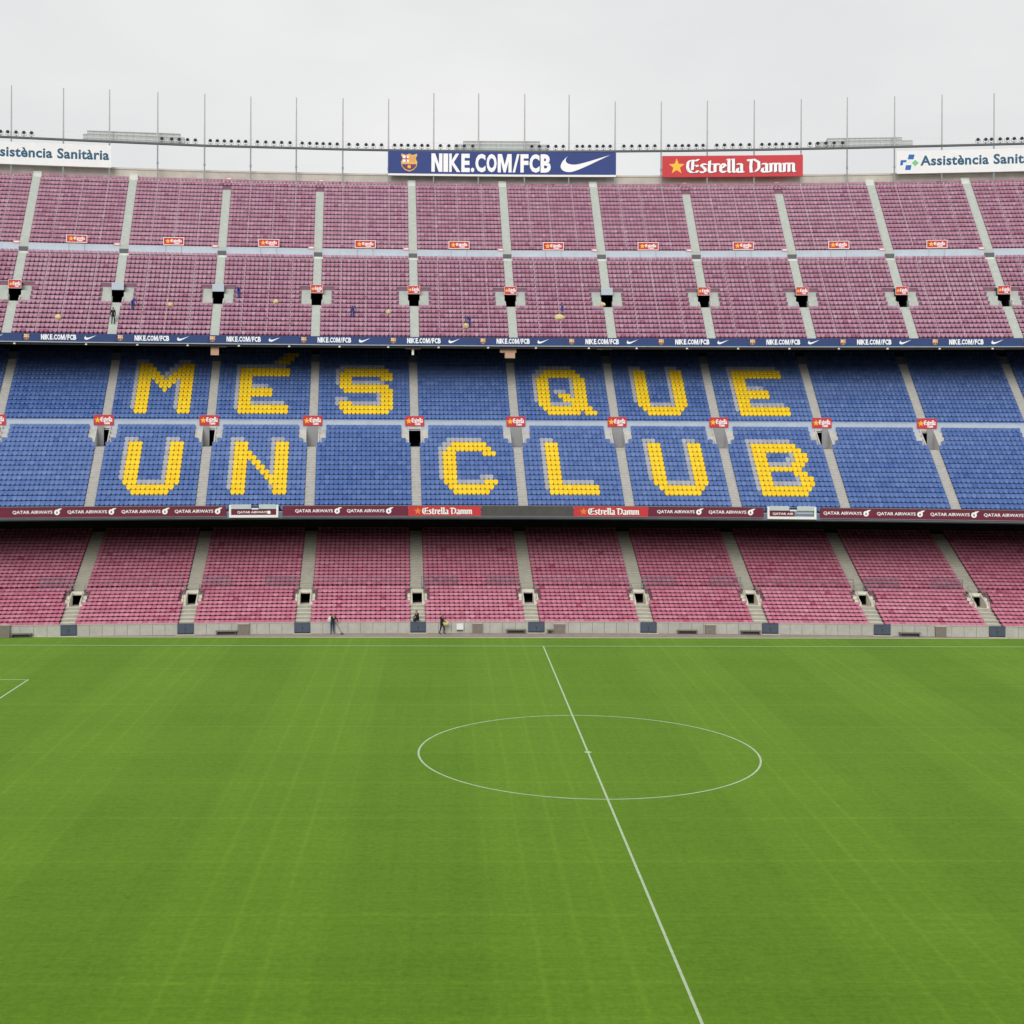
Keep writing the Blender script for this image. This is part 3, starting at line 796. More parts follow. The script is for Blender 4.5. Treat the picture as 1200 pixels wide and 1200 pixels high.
def heavy_text(face, txt, width, height, m, cx=0, ch=0, o=0.006):
    """heavy condensed capitals: every glyph fitted to its own narrow cell"""
    tot = sum(GW[c] + 1.2 for c in txt) - 1.2; k = width / tot; x = cx - width / 2; sl = face.slot(m)
    for c in txt:
        if c not in GLY: GLY[c] = text_polys(c, 1, 1, 0.0 if c in '.' else {'M': 0.018, 'N': 0.028, 'K': 0.03, 'I': 0.02, '/': 0.02}.get(c, 0.045))
        v, f = GLY[c]; w = GW[c] * k; h = height if c != '.' else height * .24; b = len(face.mb.v)
        face.mb.v += [face.pt(x + w / 2 + p * w, ch + (q * h if c != '.' else -height / 2 + h / 2 + q * h), o) for p, q in v]
        for g in f: face.mb.f.append(tuple(b + i for i in g)); face.mb.m.append(sl)
        x += w + 1.2 * k
# black-letter words, drawn with a broad slanted nib
BL = {
 'E': (0.95, [[(.50, 1.36), (.26, 1.34), (.12, 1.05), (.10, .60), (.18, .24), (.40, .04), (.70, .06), (.84, .24)], [(.48, 1.30), (.44, .30)], [(.46, .76), (.78, .82), (.80, .66)], [(.48, 1.36), (.70, 1.28), (.88, 1.44)]]),
 's': (0.52, [[(.44, .88), (.26, .98), (.12, .78), (.38, .46), (.42, .22), (.24, .02), (.06, .14)]]),
 't': (0.42, [[(.20, 1.28), (.16, .20), (.30, .02), (.42, .12)], [(.02, .92), (.40, .94)]]),
 'r': (0.46, [[(.04, .88), (.16, .96), (.16, .06)], [(.16, .80), (.32, .98), (.46, .84)]]),
 'e': (0.52, [[(.18, .52), (.44, .74), (.28, .98), (.10, .76), (.10, .24), (.26, .02), (.46, .18)]]),
 'l': (0.32, [[(.04, 1.36), (.16, 1.46), (.16, .14), (.28, .02)]]),
 'a': (0.58, [[(.10, .88), (.28, .98), (.42, .84), (.42, .12), (.56, .02)], [(.42, .56), (.14, .46), (.10, .16), (.24, .02), (.42, .16)]]),
 'D': (0.92, [[(.04, 1.34), (.40, 1.42), (.78, 1.10), (.80, .50), (.60, .12), (.24, .0)], [(.26, 1.36), (.22, .60), (.26, .04)], [(.02, 1.40), (.10, 1.22)]]),
 'm': (0.94, [[(.04, .88), (.14, .96), (.14, .04)], [(.14, .84), (.36, .98), (.46, .86), (.46, .04)], [(.46, .84), (.68, .98), (.78, .86), (.78, .14), (.90, .04)]]),
 ' ': (0.26, []),
}
def blackletter(txt, width, height, nib=(0.085, 0.045)):
    polys, x, k = [], 0.0, 0
    for ch in txt:
        wd, strokes = BL[ch]
        for st_ in strokes:
            for a, b in zip(st_[:-1], st_[1:]):
                q = [(a[0] + x - nib[0], a[1] - nib[1]), (b[0] + x - nib[0], b[1] - nib[1]), (b[0] + x + nib[0], b[1] + nib[1]), (a[0] + x + nib[0], a[1] + nib[1])]
                polys.append(q)
                # a nib-shaped foot so that vertical strokes keep their weight
                w2 = 0.03
                polys.append([(a[0] + x - nib[0], a[1] - w2), (a[0] + x + nib[0], a[1] - w2), (b[0] + x + nib[0], b[1] + w2), (b[0] + x - nib[0], b[1] + w2)])
        x += wd
    sx, sy = width / x, height / 1.5
    return [[((p - x / 2) * sx, (h - 0.72) * sy) for p, h in q] for q in polys]
def star(r, cx=0, cy=0):
    return [(cx + (r if i % 2 == 0 else r * 0.42) * math.sin(math.pi * i / 5), cy + (r if i % 2 == 0 else r * 0.42) * math.cos(math.pi * i / 5)) for i in range(10)]
def bez(p0, p1, p2, p3, n=10):
    return [tuple(((1 - t) ** 3) * a + 3 * ((1 - t) ** 2) * t * b + 3 * (1 - t) * t * t * c + t ** 3 * d for a, b, c, d in zip(p0, p1, p2, p3)) for t in [i / n for i in range(n + 1)]]
def swoosh(width, height):
    """strip quads of the tick emblem"""
    up = bez((0.135, 0.94), (0.02, 0.62), (0.12, 0.40), (0.30, 0.44)) + bez((0.30, 0.44), (0.45, 0.50), (0.75, 0.80), (1.0, 1.0))[1:]
    lo = bez((0.135, 0.94), (-0.10, 0.42), (-0.04, 0.0), (0.17, 0.0)) + bez((0.17, 0.0), (0.32, 0.02), (0.70, 0.62), (1.0, 1.0))[1:]
    up = [((x - .5) * width, (y - .5) * height) for x, y in up]; lo = [((x - .5) * width, (y - .5) * height) for x, y in lo]
    return [[lo[i], lo[i + 1], up[i + 1], up[i]] for i in range(len(up) - 1)]

class Face:
    """collects flat print on the front of a board that follows the stand's arc"""
    def __init__(s, ring, th0, Y, zc): s.r, s.t, s.Y, s.z = ring, th0, Y, zc; s.mb = MB(); s.k = 0; s.mats = []
    def slot(s, m):
        if m not in s.mats: s.mats.append(m)
        return s.mats.index(m)
    def pt(s, x, h, o): return s.r.P(s.t + x / s.r.rho(s.Y), s.Y - o, s.z + h)
    def polys(s, ps, m, o=0.006, stagger=0.0):
        k = s.slot(m)
        for i, q in enumerate(ps):
            s.mb.poly([s.pt(x, h, o + stagger * i) for x, h in q], k)
    def text(s, txt, w, h, m, cx=0, ch=0, bold=0.0, o=0.006, spacing=1.0, shear=0.0):
        v, f = text_polys(txt, w, h, bold, spacing, shear); k = s.slot(m); b = len(s.mb.v)
        s.mb.v += [s.pt(x + cx, y + ch, o) for x, y in v]
        for q in f: s.mb.f.append(tuple(b + i for i in q)); s.mb.m.append(k)
    def build(s, name, parent, loc):
        s.mb.v = [(x - loc[0], y - loc[1], z - loc[2]) for x, y, z in s.mb.v]
        return s.mb.build(name, s.mats, parent)
def shift(ps, dx, dy): return [[(x + dx, y + dy) for x, y in q] for q in ps]
def estrella(face, w, h, cx, ch, o=0.006, starcol=None, sub=False):
    """star, black-letter name; the second line on small signs.  w, h: printed area"""
    if sub:
        face.polys([star(min(h * 0.50, w * 0.19), cx - w * 0.34, ch)], starcol or M_YEL, o)
        wd = w * 0.66
        face.polys(shift(blackletter('Estrella', wd, h * 0.56, (0.12, 0.07)), cx + w * 0.15, ch + h * 0.10), M_PRINT, o + .001, 0.00004)
        face.polys(shift(blackletter('Damm', wd * .5, h * 0.34, (0.12, 0.07)), cx + w * 0.18, ch - h * 0.32), M_PRINT, o + .001, 0.00004)
    else:
        face.polys([star(h * 0.58, cx - w * 0.435, ch - h * .02)], starcol or M_YEL, o)
        wd = w * 0.86
        face.polys(shift(blackletter('Estrella Damm', wd, h, (0.13, 0.075)), cx + w * 0.07 + h * .03, ch - h * .04), M_OUTL, o, 0.00003)
        face.polys(shift(blackletter('Estrella Damm', wd, h, (0.105, 0.05)), cx + w * 0.07, ch), M_PRINT, o + .012, 0.00004)
def crest(face, w, cx, ch, o=0.006):
    h = w * 1.08
    outl = [(-.50, .42), (-.46, .50), (-.20, .42), (0, .50), (.20, .42), (.46, .50), (.50, .42), (.40, .22), (.50, .02), (.46, -.22), (.28, -.42), (0, -.52), (-.28, -.42), (-.46, -.22), (-.50, .02), (-.40, .22)]
    def S_(p, k=1.0): return [(cx + x * w * k, ch + y * h * k) for x, y in p]
    face.polys([S_(outl)], M_GOLD, o)
    face.polys([S_([(-.40, .02), (-.03, .02), (-.03, .38), (-.20, .36), (-.41, .42), (-.36, .20)])], M_PRINT, o + .004)
    face.polys([S_([(-.22, .02), (-.15, .02), (-.15, .37), (-.22, .37)]), ], M_RED, o + .008)
    face.polys([S_([(-.39, .17), (-.03, .17), (-.03, .24), (-.37, .24)])], M_RED, o + .011)
    for k in range(4):
        a = .05 + k * .088
        face.polys([S_([(a, .02), (a + .03, .02), (a + .03, .36), (a, .36)])], M_RED if False else M_ORG, o + .004)
    bot = [(-.44, -.10), (.44, -.10), (.40, -.24), (.24, -.38), (0, -.46), (-.24, -.38), (-.40, -.24)]
    face.polys([S_(bot)], M_GARN, o + .004)
    for a, b, lo in ((-.30, -.20, -.30), (-.05, .05, -.42), (.20, .30, -.30)):
        face.polys([S_([(a, lo), (b, lo), (b, -.11), (a, -.11)])], M_CBLU, o + .007)
    face.polys([[(cx + .11 * w * math.cos(i * .5236), ch - .24 * h + .10 * h * math.sin(i * .5236)) for i in range(12)]], M_GOLD, o + .010)

def board(name, ring, th0, th1, Y, z0, z1, material, thick=0.08, n=8, frame=None, parent=None):
    """an Empty-free board: mesh at its own base, print goes on as children"""
    tm = (th0 + th1) / 2; loc = ring.P(tm, Y, z0)
    mb = MB(); arc_box(mb, ring, th0, th1, Y, Y + thick, z0, z1, n)
    if frame:
        f, t = frame[1], frame[1] / ring.rho(Y)
        arc_box(mb, ring, th0 - t, th0, Y - .02, Y + thick, z0 - f, z1 + f, 1, 1); arc_box(mb, ring, th1, th1 + t, Y - .02, Y + thick, z0 - f, z1 + f, 1, 1)
        arc_box(mb, ring, th0, th1, Y - .02, Y + thick, z1, z1 + f, n, 1); arc_box(mb, ring, th0, th1, Y - .02, Y + thick, z0 - f, z0, n, 1)
    o = mb.build(name, [material] + ([frame[0]] if frame else []), None, loc) if parent is None else None
    if parent is not None:
        pl = parent.matrix_world.translation if False else Vector(parent.location)
        mb.v = [(x - pl.x, y - pl.y, z - pl.z) for x, y, z in mb.v]
        o = mb.build(name, [material] + ([frame[0]] if frame else []), parent); loc = tuple(pl)
    return o, tm, loc

# ------------------------------------------------------------------ ribbon on the top tier's front
YR = Yd(142.30)
rib_z0, rib_z1 = 24.93, 25.74
rib = tag(empty('ribbon_board', RU.P(0, YR, rib_z0)), 'long navy advertising ribbon along the front of the top tier', 'ribbon board')
RL_ = Vector(rib.location)
cr = [-185, -77, 31, 141, 249, 356, 461, 566, 670, 775, 882, 988, 1096, 1204, 1312]
tcr = [RU.hit(x, 400, YR)[0] for x in cr]
for a, b in zip(tcr[:-1], tcr[1:]):
    mb = MB(); arc_box(mb, RU, a - 0.5 / 354 + .0001, b - 0.5 / 354 - .0001, YR, YR + .12, rib_z0, rib_z1, 4)
    mb.v = [(x - RL_.x, y - RL_.y, z - RL_.z) for x, y, z in mb.v]
    panel = mb.build('panel', M_RIB, rib)
    rho = RU.rho(YR); span = (b - a) * rho; zc = (rib_z0 + rib_z1) / 2 + 0.03
    f = Face(RU, a, YR, zc); crest(f, 0.52, 0, 0); f.build('crest', panel, RL_)
    f = Face(RU, a, YR, zc); heavy_text(f, 'NIKE.COM/FCB', span * 0.375, 0.52, M_PRINT, span * 0.34, 0); f.build('lettering', panel, RL_)
    f = Face(RU, a, YR, zc); f.polys(shift(swoosh(1.15, 0.46), span * 0.68, 0), M_PRINT); f.build('swoosh', panel, RL_)
mb = MB(); arc_box(mb, RU, tcr[0], tcr[-1], YR - .04, YR + .14, rib_z0 - .09, rib_z0 - .002, 40)
mb.v = [(x - RL_.x, y - RL_.y, z - RL_.z) for x, y, z in mb.v]; mb.build('bottom_trim', M_STEEL, rib)

# ------------------------------------------------------------------ boards on the middle tier's front
YB = Yd(123.80)
bz0, bz1 = 9.12, 9.98
def thB(px): return RU.hit(px, 598, YB)[0]
def edge_trim(o, loc, t0, t1):
    mb = MB(); arc_box(mb, RU, t0, t1, YB - .03, YB + .10, bz1 + .002, bz1 + .05, 6); arc_box(mb, RU, t0, t1, YB - .03, YB + .10, bz0 - .07, bz0 - .002, 6)
    mb.v = [(x - loc[0], y - loc[1], z - loc[2]) for x, y, z in mb.v]; mb.build('edge_trim', M_CAB, o)
def qatar(face, cx, w):
    h = 0.40
    face.text('QATAR AIRWAYS', w * 0.80, h * 0.80, M_PRINT, cx - w * 0.10, -0.01, 0.018)
    # round animal-head emblem with a swept horn
    r = 0.24; ex = cx + w * 0.39
    face.polys([[(ex + r * math.cos(i * .5236), r * math.sin(i * .5236) - .01) for i in range(12)]], M_PRINT, .006)
    face.polys([[(ex - .02, .16), (ex + .10, .06), (ex + .44, .33), (ex + .12, .30)]], M_PRINT, .009)
    face.polys([[(ex - .06, -.12), (ex + .07, -.10), (ex + .05, .05), (ex - .04, .08)]], M_MAR, .010)
QB = [('maroon airline board running beyond the white camera cabin over the left block', -62, 265, [-54, 9, 16 + 28, 108, 171, 233]),
      ('maroon airline board with two names between a white cabin and a red beer board', 331, 478, [373.5, 434]),
      ('maroon airline board with two names between the red beer board and a white cabin', 760, 895, [797.5, 858]),
      ('maroon airline board running beyond the second white cabin past the letter B', 961, 1290, [993, 1056, 1119, 1182, 1245])]
for lab, a, b, cs in QB:
    t0, t1 = thB(a), thB(b)
    o, tm, loc = board('advertising_board', RU, t0, t1, YB, bz0, bz1, M_MAR, n=12)
    o['label'] = lab.replace(' over the left block', ' before the letter U'); o['category'] = 'board'; o['group'] = 'boards on the middle tier front'
    edge_trim(o, loc, t0, t1)
    for c in cs:
        if c == 9: continue
        tc_ = thB(c); f = Face(RU, tc_, YB, (bz0 + bz1) / 2); qatar(f, 0, 53 * 123.8 / FOC * 1.03); f.build('lettering', o, loc)
for a, b, side in ((478, 564, 'below the letter C'), (672, 760, 'below the letters L and U')):
    t0, t1 = thB(a) + .0001, thB(b) - .0001
    o, tm, loc = board('advertising_board', RU, t0, t1, YB, bz0, bz1, M_RED, n=6)
    tag(o, 'red beer board with orange star and white black-letter name ' + side, 'board', 'boards on the middle tier front'); edge_trim(o, loc, t0, t1)
    rho = RU.rho(YB); w = (t1 - t0) * rho
    f = Face(RU, tm, YB, (bz0 + bz1) / 2); estrella(f, w * .80, 0.60, -w * .02, 0, starcol=M_ORG); f.build('lettering', o, loc)
t0, t1 = thB(564) + .0001, thB(672) - .0001
o, tm, loc = board('advertising_board', RU, t0, t1, YB, bz0, bz1, M_GREYB, n=6)
tag(o, 'blank dark grey board between the two red beer boards', 'board', 'boards on the middle tier front'); edge_trim(o, loc, t0, t1)

# two white camera cabins let into the middle tier's front
for a, b, lab, split in ((266.5, 328, 'white camera cabin with sill below the letter N', 0.0), (897.5, 958.5, 'white camera cabin, half open, below the letter B', 0.52)):
    t0, t1 = thB(a), thB(b); tm = (t0 + t1) / 2; loc = RU.P(tm, YB, bz0)
    e = empty('camera_cabin', loc); tag(e, lab, 'cabin', 'camera cabins'); L_ = Vector(loc)
    rho = RU.rho(YB); w = (t1 - t0) * rho
    def lc(mb): mb.v = [(x - L_.x, y - L_.y, z - L_.z) for x, y, z in mb.v]; return mb
    def span(u0, u1): return t0 + (t1 - t0) * u0, t0 + (t1 - t0) * u1
    Yf = YB - 0.05
    mb = MB()
    arc_box(mb, RU, *span(.03, .97), Yf - .06, Yf + .5, bz0 - .12, bz0 + .10, 6); arc_box(mb, RU, *span(.03, .07), Yf, Yf + .5, bz0 + .102, bz1 + .1)
    arc_box(mb, RU, *span(.93, .97), Yf, Yf + .5, bz0 + .102, bz1 + .1)
    lc(mb).build('frame', M_WHITE, e)
    mb = MB(); arc_box(mb, RU, *span(.072, .45), Yf - .02, Yf + .04, bz0 + .62, bz1 + .16, 6); arc_box(mb, RU, *span(.60, .928), Yf - .02, Yf + .04, bz0 + .62, bz1 + .16, 6)
    lc(mb).build('window_screen', mat('pale_screen', (0.52, 0.58, 0.60), 0.3, 0.05, 2.0), e)
    mb = MB(); arc_box(mb, RU, *span(.46, .59), Yf - .05, Yf + .1, bz0 + .58, bz0 + .70); lc(mb).build('lamp_bar', M_WHITE, e)
    u1 = 0.93 if not split else 0.55
    mb = MB(); arc_box(mb, RU, *span(.072, u1), Yf - .01, Yf + .06, bz0 + .104, bz0 + .56, 6); pnl = lc(mb).build('panel', M_MAR, e)
    f = Face(RU, (span(.072, u1)[0] + span(.072, u1)[1]) / 2, Yf - .01, bz0 + .33)
    if split: f.text('QATAR AIR', w * .40, .22, M_PRINT, .08, 0, .02)
    else: f.text('QATAR AIRWAYS', w * .58, .22, M_PRINT, -.1, 0, .02); f.polys([[(w * .29 + .15 * math.cos(i * .5236), .15 * math.sin(i * .5236)) for i in range(12)]], M_PRINT)
    f.build('lettering', pnl, L_)
    if split:
        mb = MB(); arc_box(mb, RU, *span(.56, .92), Yf + .35, Yf + .4, bz0 + .104, bz0 + .60); lc(mb).build('inner_panel', mat('pale_screen', (0.52, 0.58, 0.60)), e)
    mb = MB(); arc_box(mb, RU, *span(.0, 1.0), Yf + .42, Yf + .5, bz0 - .10, bz1 - .05, 6); lc(mb).build('recess', M_DARK, e)

# ------------------------------------------------------------------ banners on the rim
YT = Yd(171.35)            # line of the masts
YBn = YT - 0.22
def banner(px0, px1, yl_top, yl_bot, yr_top, yr_bot, material, frame=None, n=12):
    """board between two masts given its corner pixels; returns object and a face whose print follows its tilt"""
    tl, z_tl = RU.hit(px0, yl_top, YBn); _, z_bl = RU.hit(px0, yl_bot, YBn)
    tr, z_tr = RU.hit(px1, yr_top, YBn); _, z_br = RU.hit(px1, yr_bot, YBn)
    z0, z1 = (z_bl + z_br) / 2, (z_tl + z_tr) / 2
    return tl, tr, z0, z1
tl, tr, z0, z1 = banner(455, 722, 177, 203, 178, 205, None)
o, tm, loc = board('banner', RU, tl, tr, YBn, z0, z1, M_NIKE, 0.10, 14)
tag(o, 'long navy sportswear banner with club crest and white lettering on the stadium rim', 'banner', 'banners on the stadium rim')
rho = RU.rho(YBn); k = (tr - tl) * rho / 267.0       # metres per photo pixel on the rim
zc = (z0 + z1) / 2
f = Face(RU, tm, YBn, zc); crest(f, 19 * k, (479.5 - 588.5) * k, -0.2 * k); f.build('crest', o, loc)
f = Face(RU, tm, YBn, zc); heavy_text(f, 'NIKE.COM/FCB', 140 * k, 21.5 * k, M_PRINT, (575.5 - 588.5) * k, 0.0); f.build('lettering', o, loc)
f = Face(RU, tm, YBn, zc); f.polys(shift(swoosh(57 * k, 20 * k), (686.5 - 588.5) * k, 0), M_PRINT); f.build('swoosh', o, loc)
mb = MB(); arc_box(mb, RU, tl, tr, YBn - .02, YBn + .12, z0 - .24, z0 - .003, 14)
mb.v = [(x - loc[0], y - loc[1], z - loc[2]) for x, y, z in mb.v]; mb.build('bottom_rail', M_WHITE, o)

tl, tr, z0, z1 = banner(776, 941, 183, 208, 181, 206, None)
o, tm, loc = board('banner', RU, tl, tr, YBn, z0, z1, M_RED, 0.10, 10)
tag(o, 'red beer banner with yellow star and white black-letter name on the stadium rim', 'banner', 'banners on the stadium rim')
f = Face(RU, tm, YBn, (z0 + z1) / 2); estrella(f, 147 * k, 16.5 * k, -.4 * k, 0.2 * k); f.build('lettering', o, loc)
for pxs, lab, side in (((-55, 130.5, 165, 191.5, 168.5, 194.5), 'white mesh banner with teal health insurer name, without a visible logo', 'L'),
                       ((1051, 1240, 176.5, 203, 173, 200), 'white mesh banner with blue and green logo and teal health insurer name', 'R')):
    tl, tr, z0, z1 = banner(*pxs, None)
    o, tm, loc = board('banner', RU, tl, tr, YBn, z0, z1, M_CLOTH, 0.04, 12)
    tag(o, lab, 'banner', 'banners on the stadium rim'); zc = (z0 + z1) / 2
    f = Face(RU, tm, YBn, zc)
    pc = (pxs[0] + pxs[1]) / 2
    if side == 'L': tx = 127.5 - 74
    else: tx = 1079 + 74
    k2 = k / 1.073
    f.text('Assistència Sanitària', 148 * k2, 11.8 * k, M_TEAL, (tx - pc) * k2, 1.5 * k, 0.032, spacing=1.06); f.build('lettering', o, loc)
    f = Face(RU, tm, YBn, zc); lx = (1065.5 - pc) * k2 if side == 'R' else (tx - 74 - 13.5 - pc) * k2
    def para(cx, cy, w, h, sl): return [(lx + cx - w / 2 - sl, cy - h / 2), (lx + cx + w / 2 - sl, cy - h / 2), (lx + cx + w / 2 + sl, cy + h / 2), (lx + cx - w / 2 + sl, cy + h / 2)]
    f.polys([para(2.4 * k, 6 * k, 6.5 * k, 5.6 * k, .6 * k), para(-.8 * k, -6.2 * k, 6.2 * k, 5.6 * k, .5 * k), para(-6.2 * k, 1.2 * k, 6.5 * k, 2.6 * k, .3 * k), para(-8.2 * k, -1.8 * k, 3.0 * k, 3.4 * k, .3 * k)], M_LBLU)
    f.polys([[(lx + 7 * k + a * 4 * k, -1 * k + b * 3.8 * k) for a, b in ((-1, 0), (0, -1), (1, 0), (0, 1))]], M_GRN)
    f.build('logo', o, loc)

# ------------------------------------------------------------------ masts, gantry, floodlights, cabins on the rim
masts = [(13.5, 100), (74.5, 103), (128.5, 105), (185, 108), (240, 110), (294, 113), (347.5, 114), (402, 115), (455.5, 116), (508.5, 109), (561, 109.5), (615, 110),
         (667, 111), (721, 119), (775, 119), (829, 118), (884, 117), (939, 116), (993, 114), (1048.5, 113), (1104, 111), (1165, 109)]
def beam_z(px):
    xs = [-200, 0, 100, 240, 300, 400, 455, 600, 722, 800, 900, 1000, 1100, 1200, 1400]
    ys = [150, 159.5, 164, 170, 171.5, 174.3, 175.3, 177, 176.6, 176, 174.5, 172.5, 170.2, 167.6, 161]
    return float(np.interp(px, xs, ys))
M_POLE = mat('mast_grey_paint', (0.46, 0.46, 0.45), 0.5, 0.08, 2.0)
MX = []
ORD = ['first', 'second', 'third', 'fourth', 'fifth']
MLAB = ['over the first letters of the logoless health banner', 'midway along the logoless health banner', 'at the end of the logoless health banner']
MLAB += [ORD[i] + ' past the logoless health banner towards the navy banner' for i in range(5)]
MLAB += ['at the crest end of the navy banner'] + [ORD[i + 1] + ' along the navy banner from its crest' for i in range(4)] + ['at the swoosh end of the navy banner']
MLAB += ['at the star end of the red banner', 'second along the red banner from its star', 'third along the red banner from its star', 'at the far end of the red banner from its star']
MLAB += ['free standing between the red and the logo banner', 'at the logo end of the logo banner', 'second along the logo banner from its logo', 'third along the logo banner from its logo']
for n_, (px, py) in enumerate(masts):
    th, ztop = RU.hit(px, py, YT); _, zb = RU.hit(px, beam_z(px), YT)
    zf = ROWS['3u'][-1][1]
    MX.append((th, zb))
    loc = RU.P(th, YT, zf)
    e = tag(empty('mast', loc, -th), 'tall thin grey mast, ' + MLAB[n_], 'mast', 'masts along the stadium rim')
    mb = MB(); mb.tube((0, 0, 0), (0, 0, zb - zf - .1), 0.085, 0.085, 8); mb.box(-.16, .16, -.16, .16, 0, .04)
    mb.tube((0, 0, (zb - zf) * .45), (0, 0, (zb - zf) * .45 + .25), 0.13, 0.13, 8)
    mb.build('post', M_STEEL, e)
    mb = MB(); mb.tube((0, 0, zb - zf - .1), (0, 0, ztop - zf), 0.095, 0.06, 8); mb.build('pole', M_POLE, e)
gant = tag(empty('gantry', RU.P(0, YT, 49.5)), 'long dark steel lighting gantry with thin handrail bridging the masts on the rim', 'gantry')
GL = Vector(gant.location)
ths = [RU.hit(x, 160, YT)[0] for x in range(-180, 1390, 15)]; pxs = list(range(-180, 1390, 15))
zs = [RU.hit(x, beam_z(x), YT)[1] for x in pxs]
def sweep(mb, y0, y1, za, zb):
    k = len(mb.v)
    for t, z in zip(ths, zs):
        mb.v += [RU.P(t, YT + y0, z + za), RU.P(t, YT + y1, z + za), RU.P(t, YT + y1, z + zb), RU.P(t, YT + y0, z + zb)]
    for i in range(len(ths) - 1):
        for j in range(4):
            jj = (j + 1) % 4; mb.f.append((k + 4 * i + j, k + 4 * i + jj, k + 4 * i + 4 + jj, k + 4 * i + 4 + j)); mb.m.append(0)
def gbuild(mb, name, m): mb.v = [(x - GL.x, y - GL.y, z - GL.z) for x, y, z in mb.v]; return mb.build(name, m, gant)
mb = MB(); sweep(mb, -.12, .12, -.16, .05); gbuild(mb, 'beam', M_DSTEEL)
mb = MB(); sweep(mb, .124, 1.1, -.03, .03); gbuild(mb, 'catwalk', M_STEEL)
mb = MB(); sweep(mb, 1.05, 1.08, 1.05, 1.085); sweep(mb, 1.05, 1.08, .55, .58)
for i in range(0, len(ths), 3): mb.tube(RU.P(ths[i], YT + 1.065, zs[i]), RU.P(ths[i], YT + 1.065, zs[i] + 1.06), 0.02, n=6)
gbuild(mb, 'handrail', M_WHITE)

lamps = [1, 9.5, 19, 28, 37, 190, 201, 210, 219.5, 229, 247, 255, 263, 271, 279.5, 288, 302, 311.5, 321, 330, 340, 354, 363, 371, 379, 387, 395, 409, 419, 429, 437.5, 447,
         462.5, 470, 478, 486, 494, 501.5, 516, 526, 535, 544, 554, 623, 632, 642, 651, 660, 676, 683, 691, 699.5, 707, 715, 731, 740, 749.5, 758.5, 767, 783, 791.5, 799.5, 807, 816, 824,
         840, 849, 858.5, 868, 878, 893, 901, 909, 917, 925.5, 934, 949, 958.5, 968, 977, 987, 1146, 1155, 1161.5, 1172, 1180, 1188, 1197]
def lamp_meshes():
    mb = MB()    # round floodlight head tilted towards the pitch: bowl, rim, glass
    mb.lathe([(0.0, .20), (.10, .18), (.17, .09), (.19, 0.0), (.21, -.02), (.21, -.06), (.18, -.07), (0.0, -.05)], (0, 0, 0), 'Y', 14)
    rot = Matrix.Rotation(math.radians(28), 4, 'X')
    mb.v = [tuple(rot @ Vector(p) + Vector((0, -.05, .50))) for p in mb.v]
    head = mb.mesh('lamp_head', M_LAMP)
    mb = MB(); mb.box(-.28, -.25, -.04, .04, .16, .52); mb.box(.25, .28, -.04, .04, .16, .52); mb.box(-.28, .28, -.04, .04, .13, .16); mb.box(-.05, .05, -.05, .05, .0, .13)
    return head, mb.mesh('bracket', M_DSTEEL)
LH, LB = lamp_meshes()
for px in lamps:
    th, zb = RU.hit(px, beam_z(px), YT)
    e = tag(empty('floodlight', RU.P(th, YT - .02, zb + .05), -th), 'small round dark floodlight on the rim gantry', 'floodlight', 'floodlights along the rim gantry')
    h = link(bpy.data.objects.new('lamp_head', LH), e); h.rotation_euler = (random.uniform(-.12, .12), 0, random.uniform(-.35, .35))
    link(bpy.data.objects.new('bracket', LB), e)

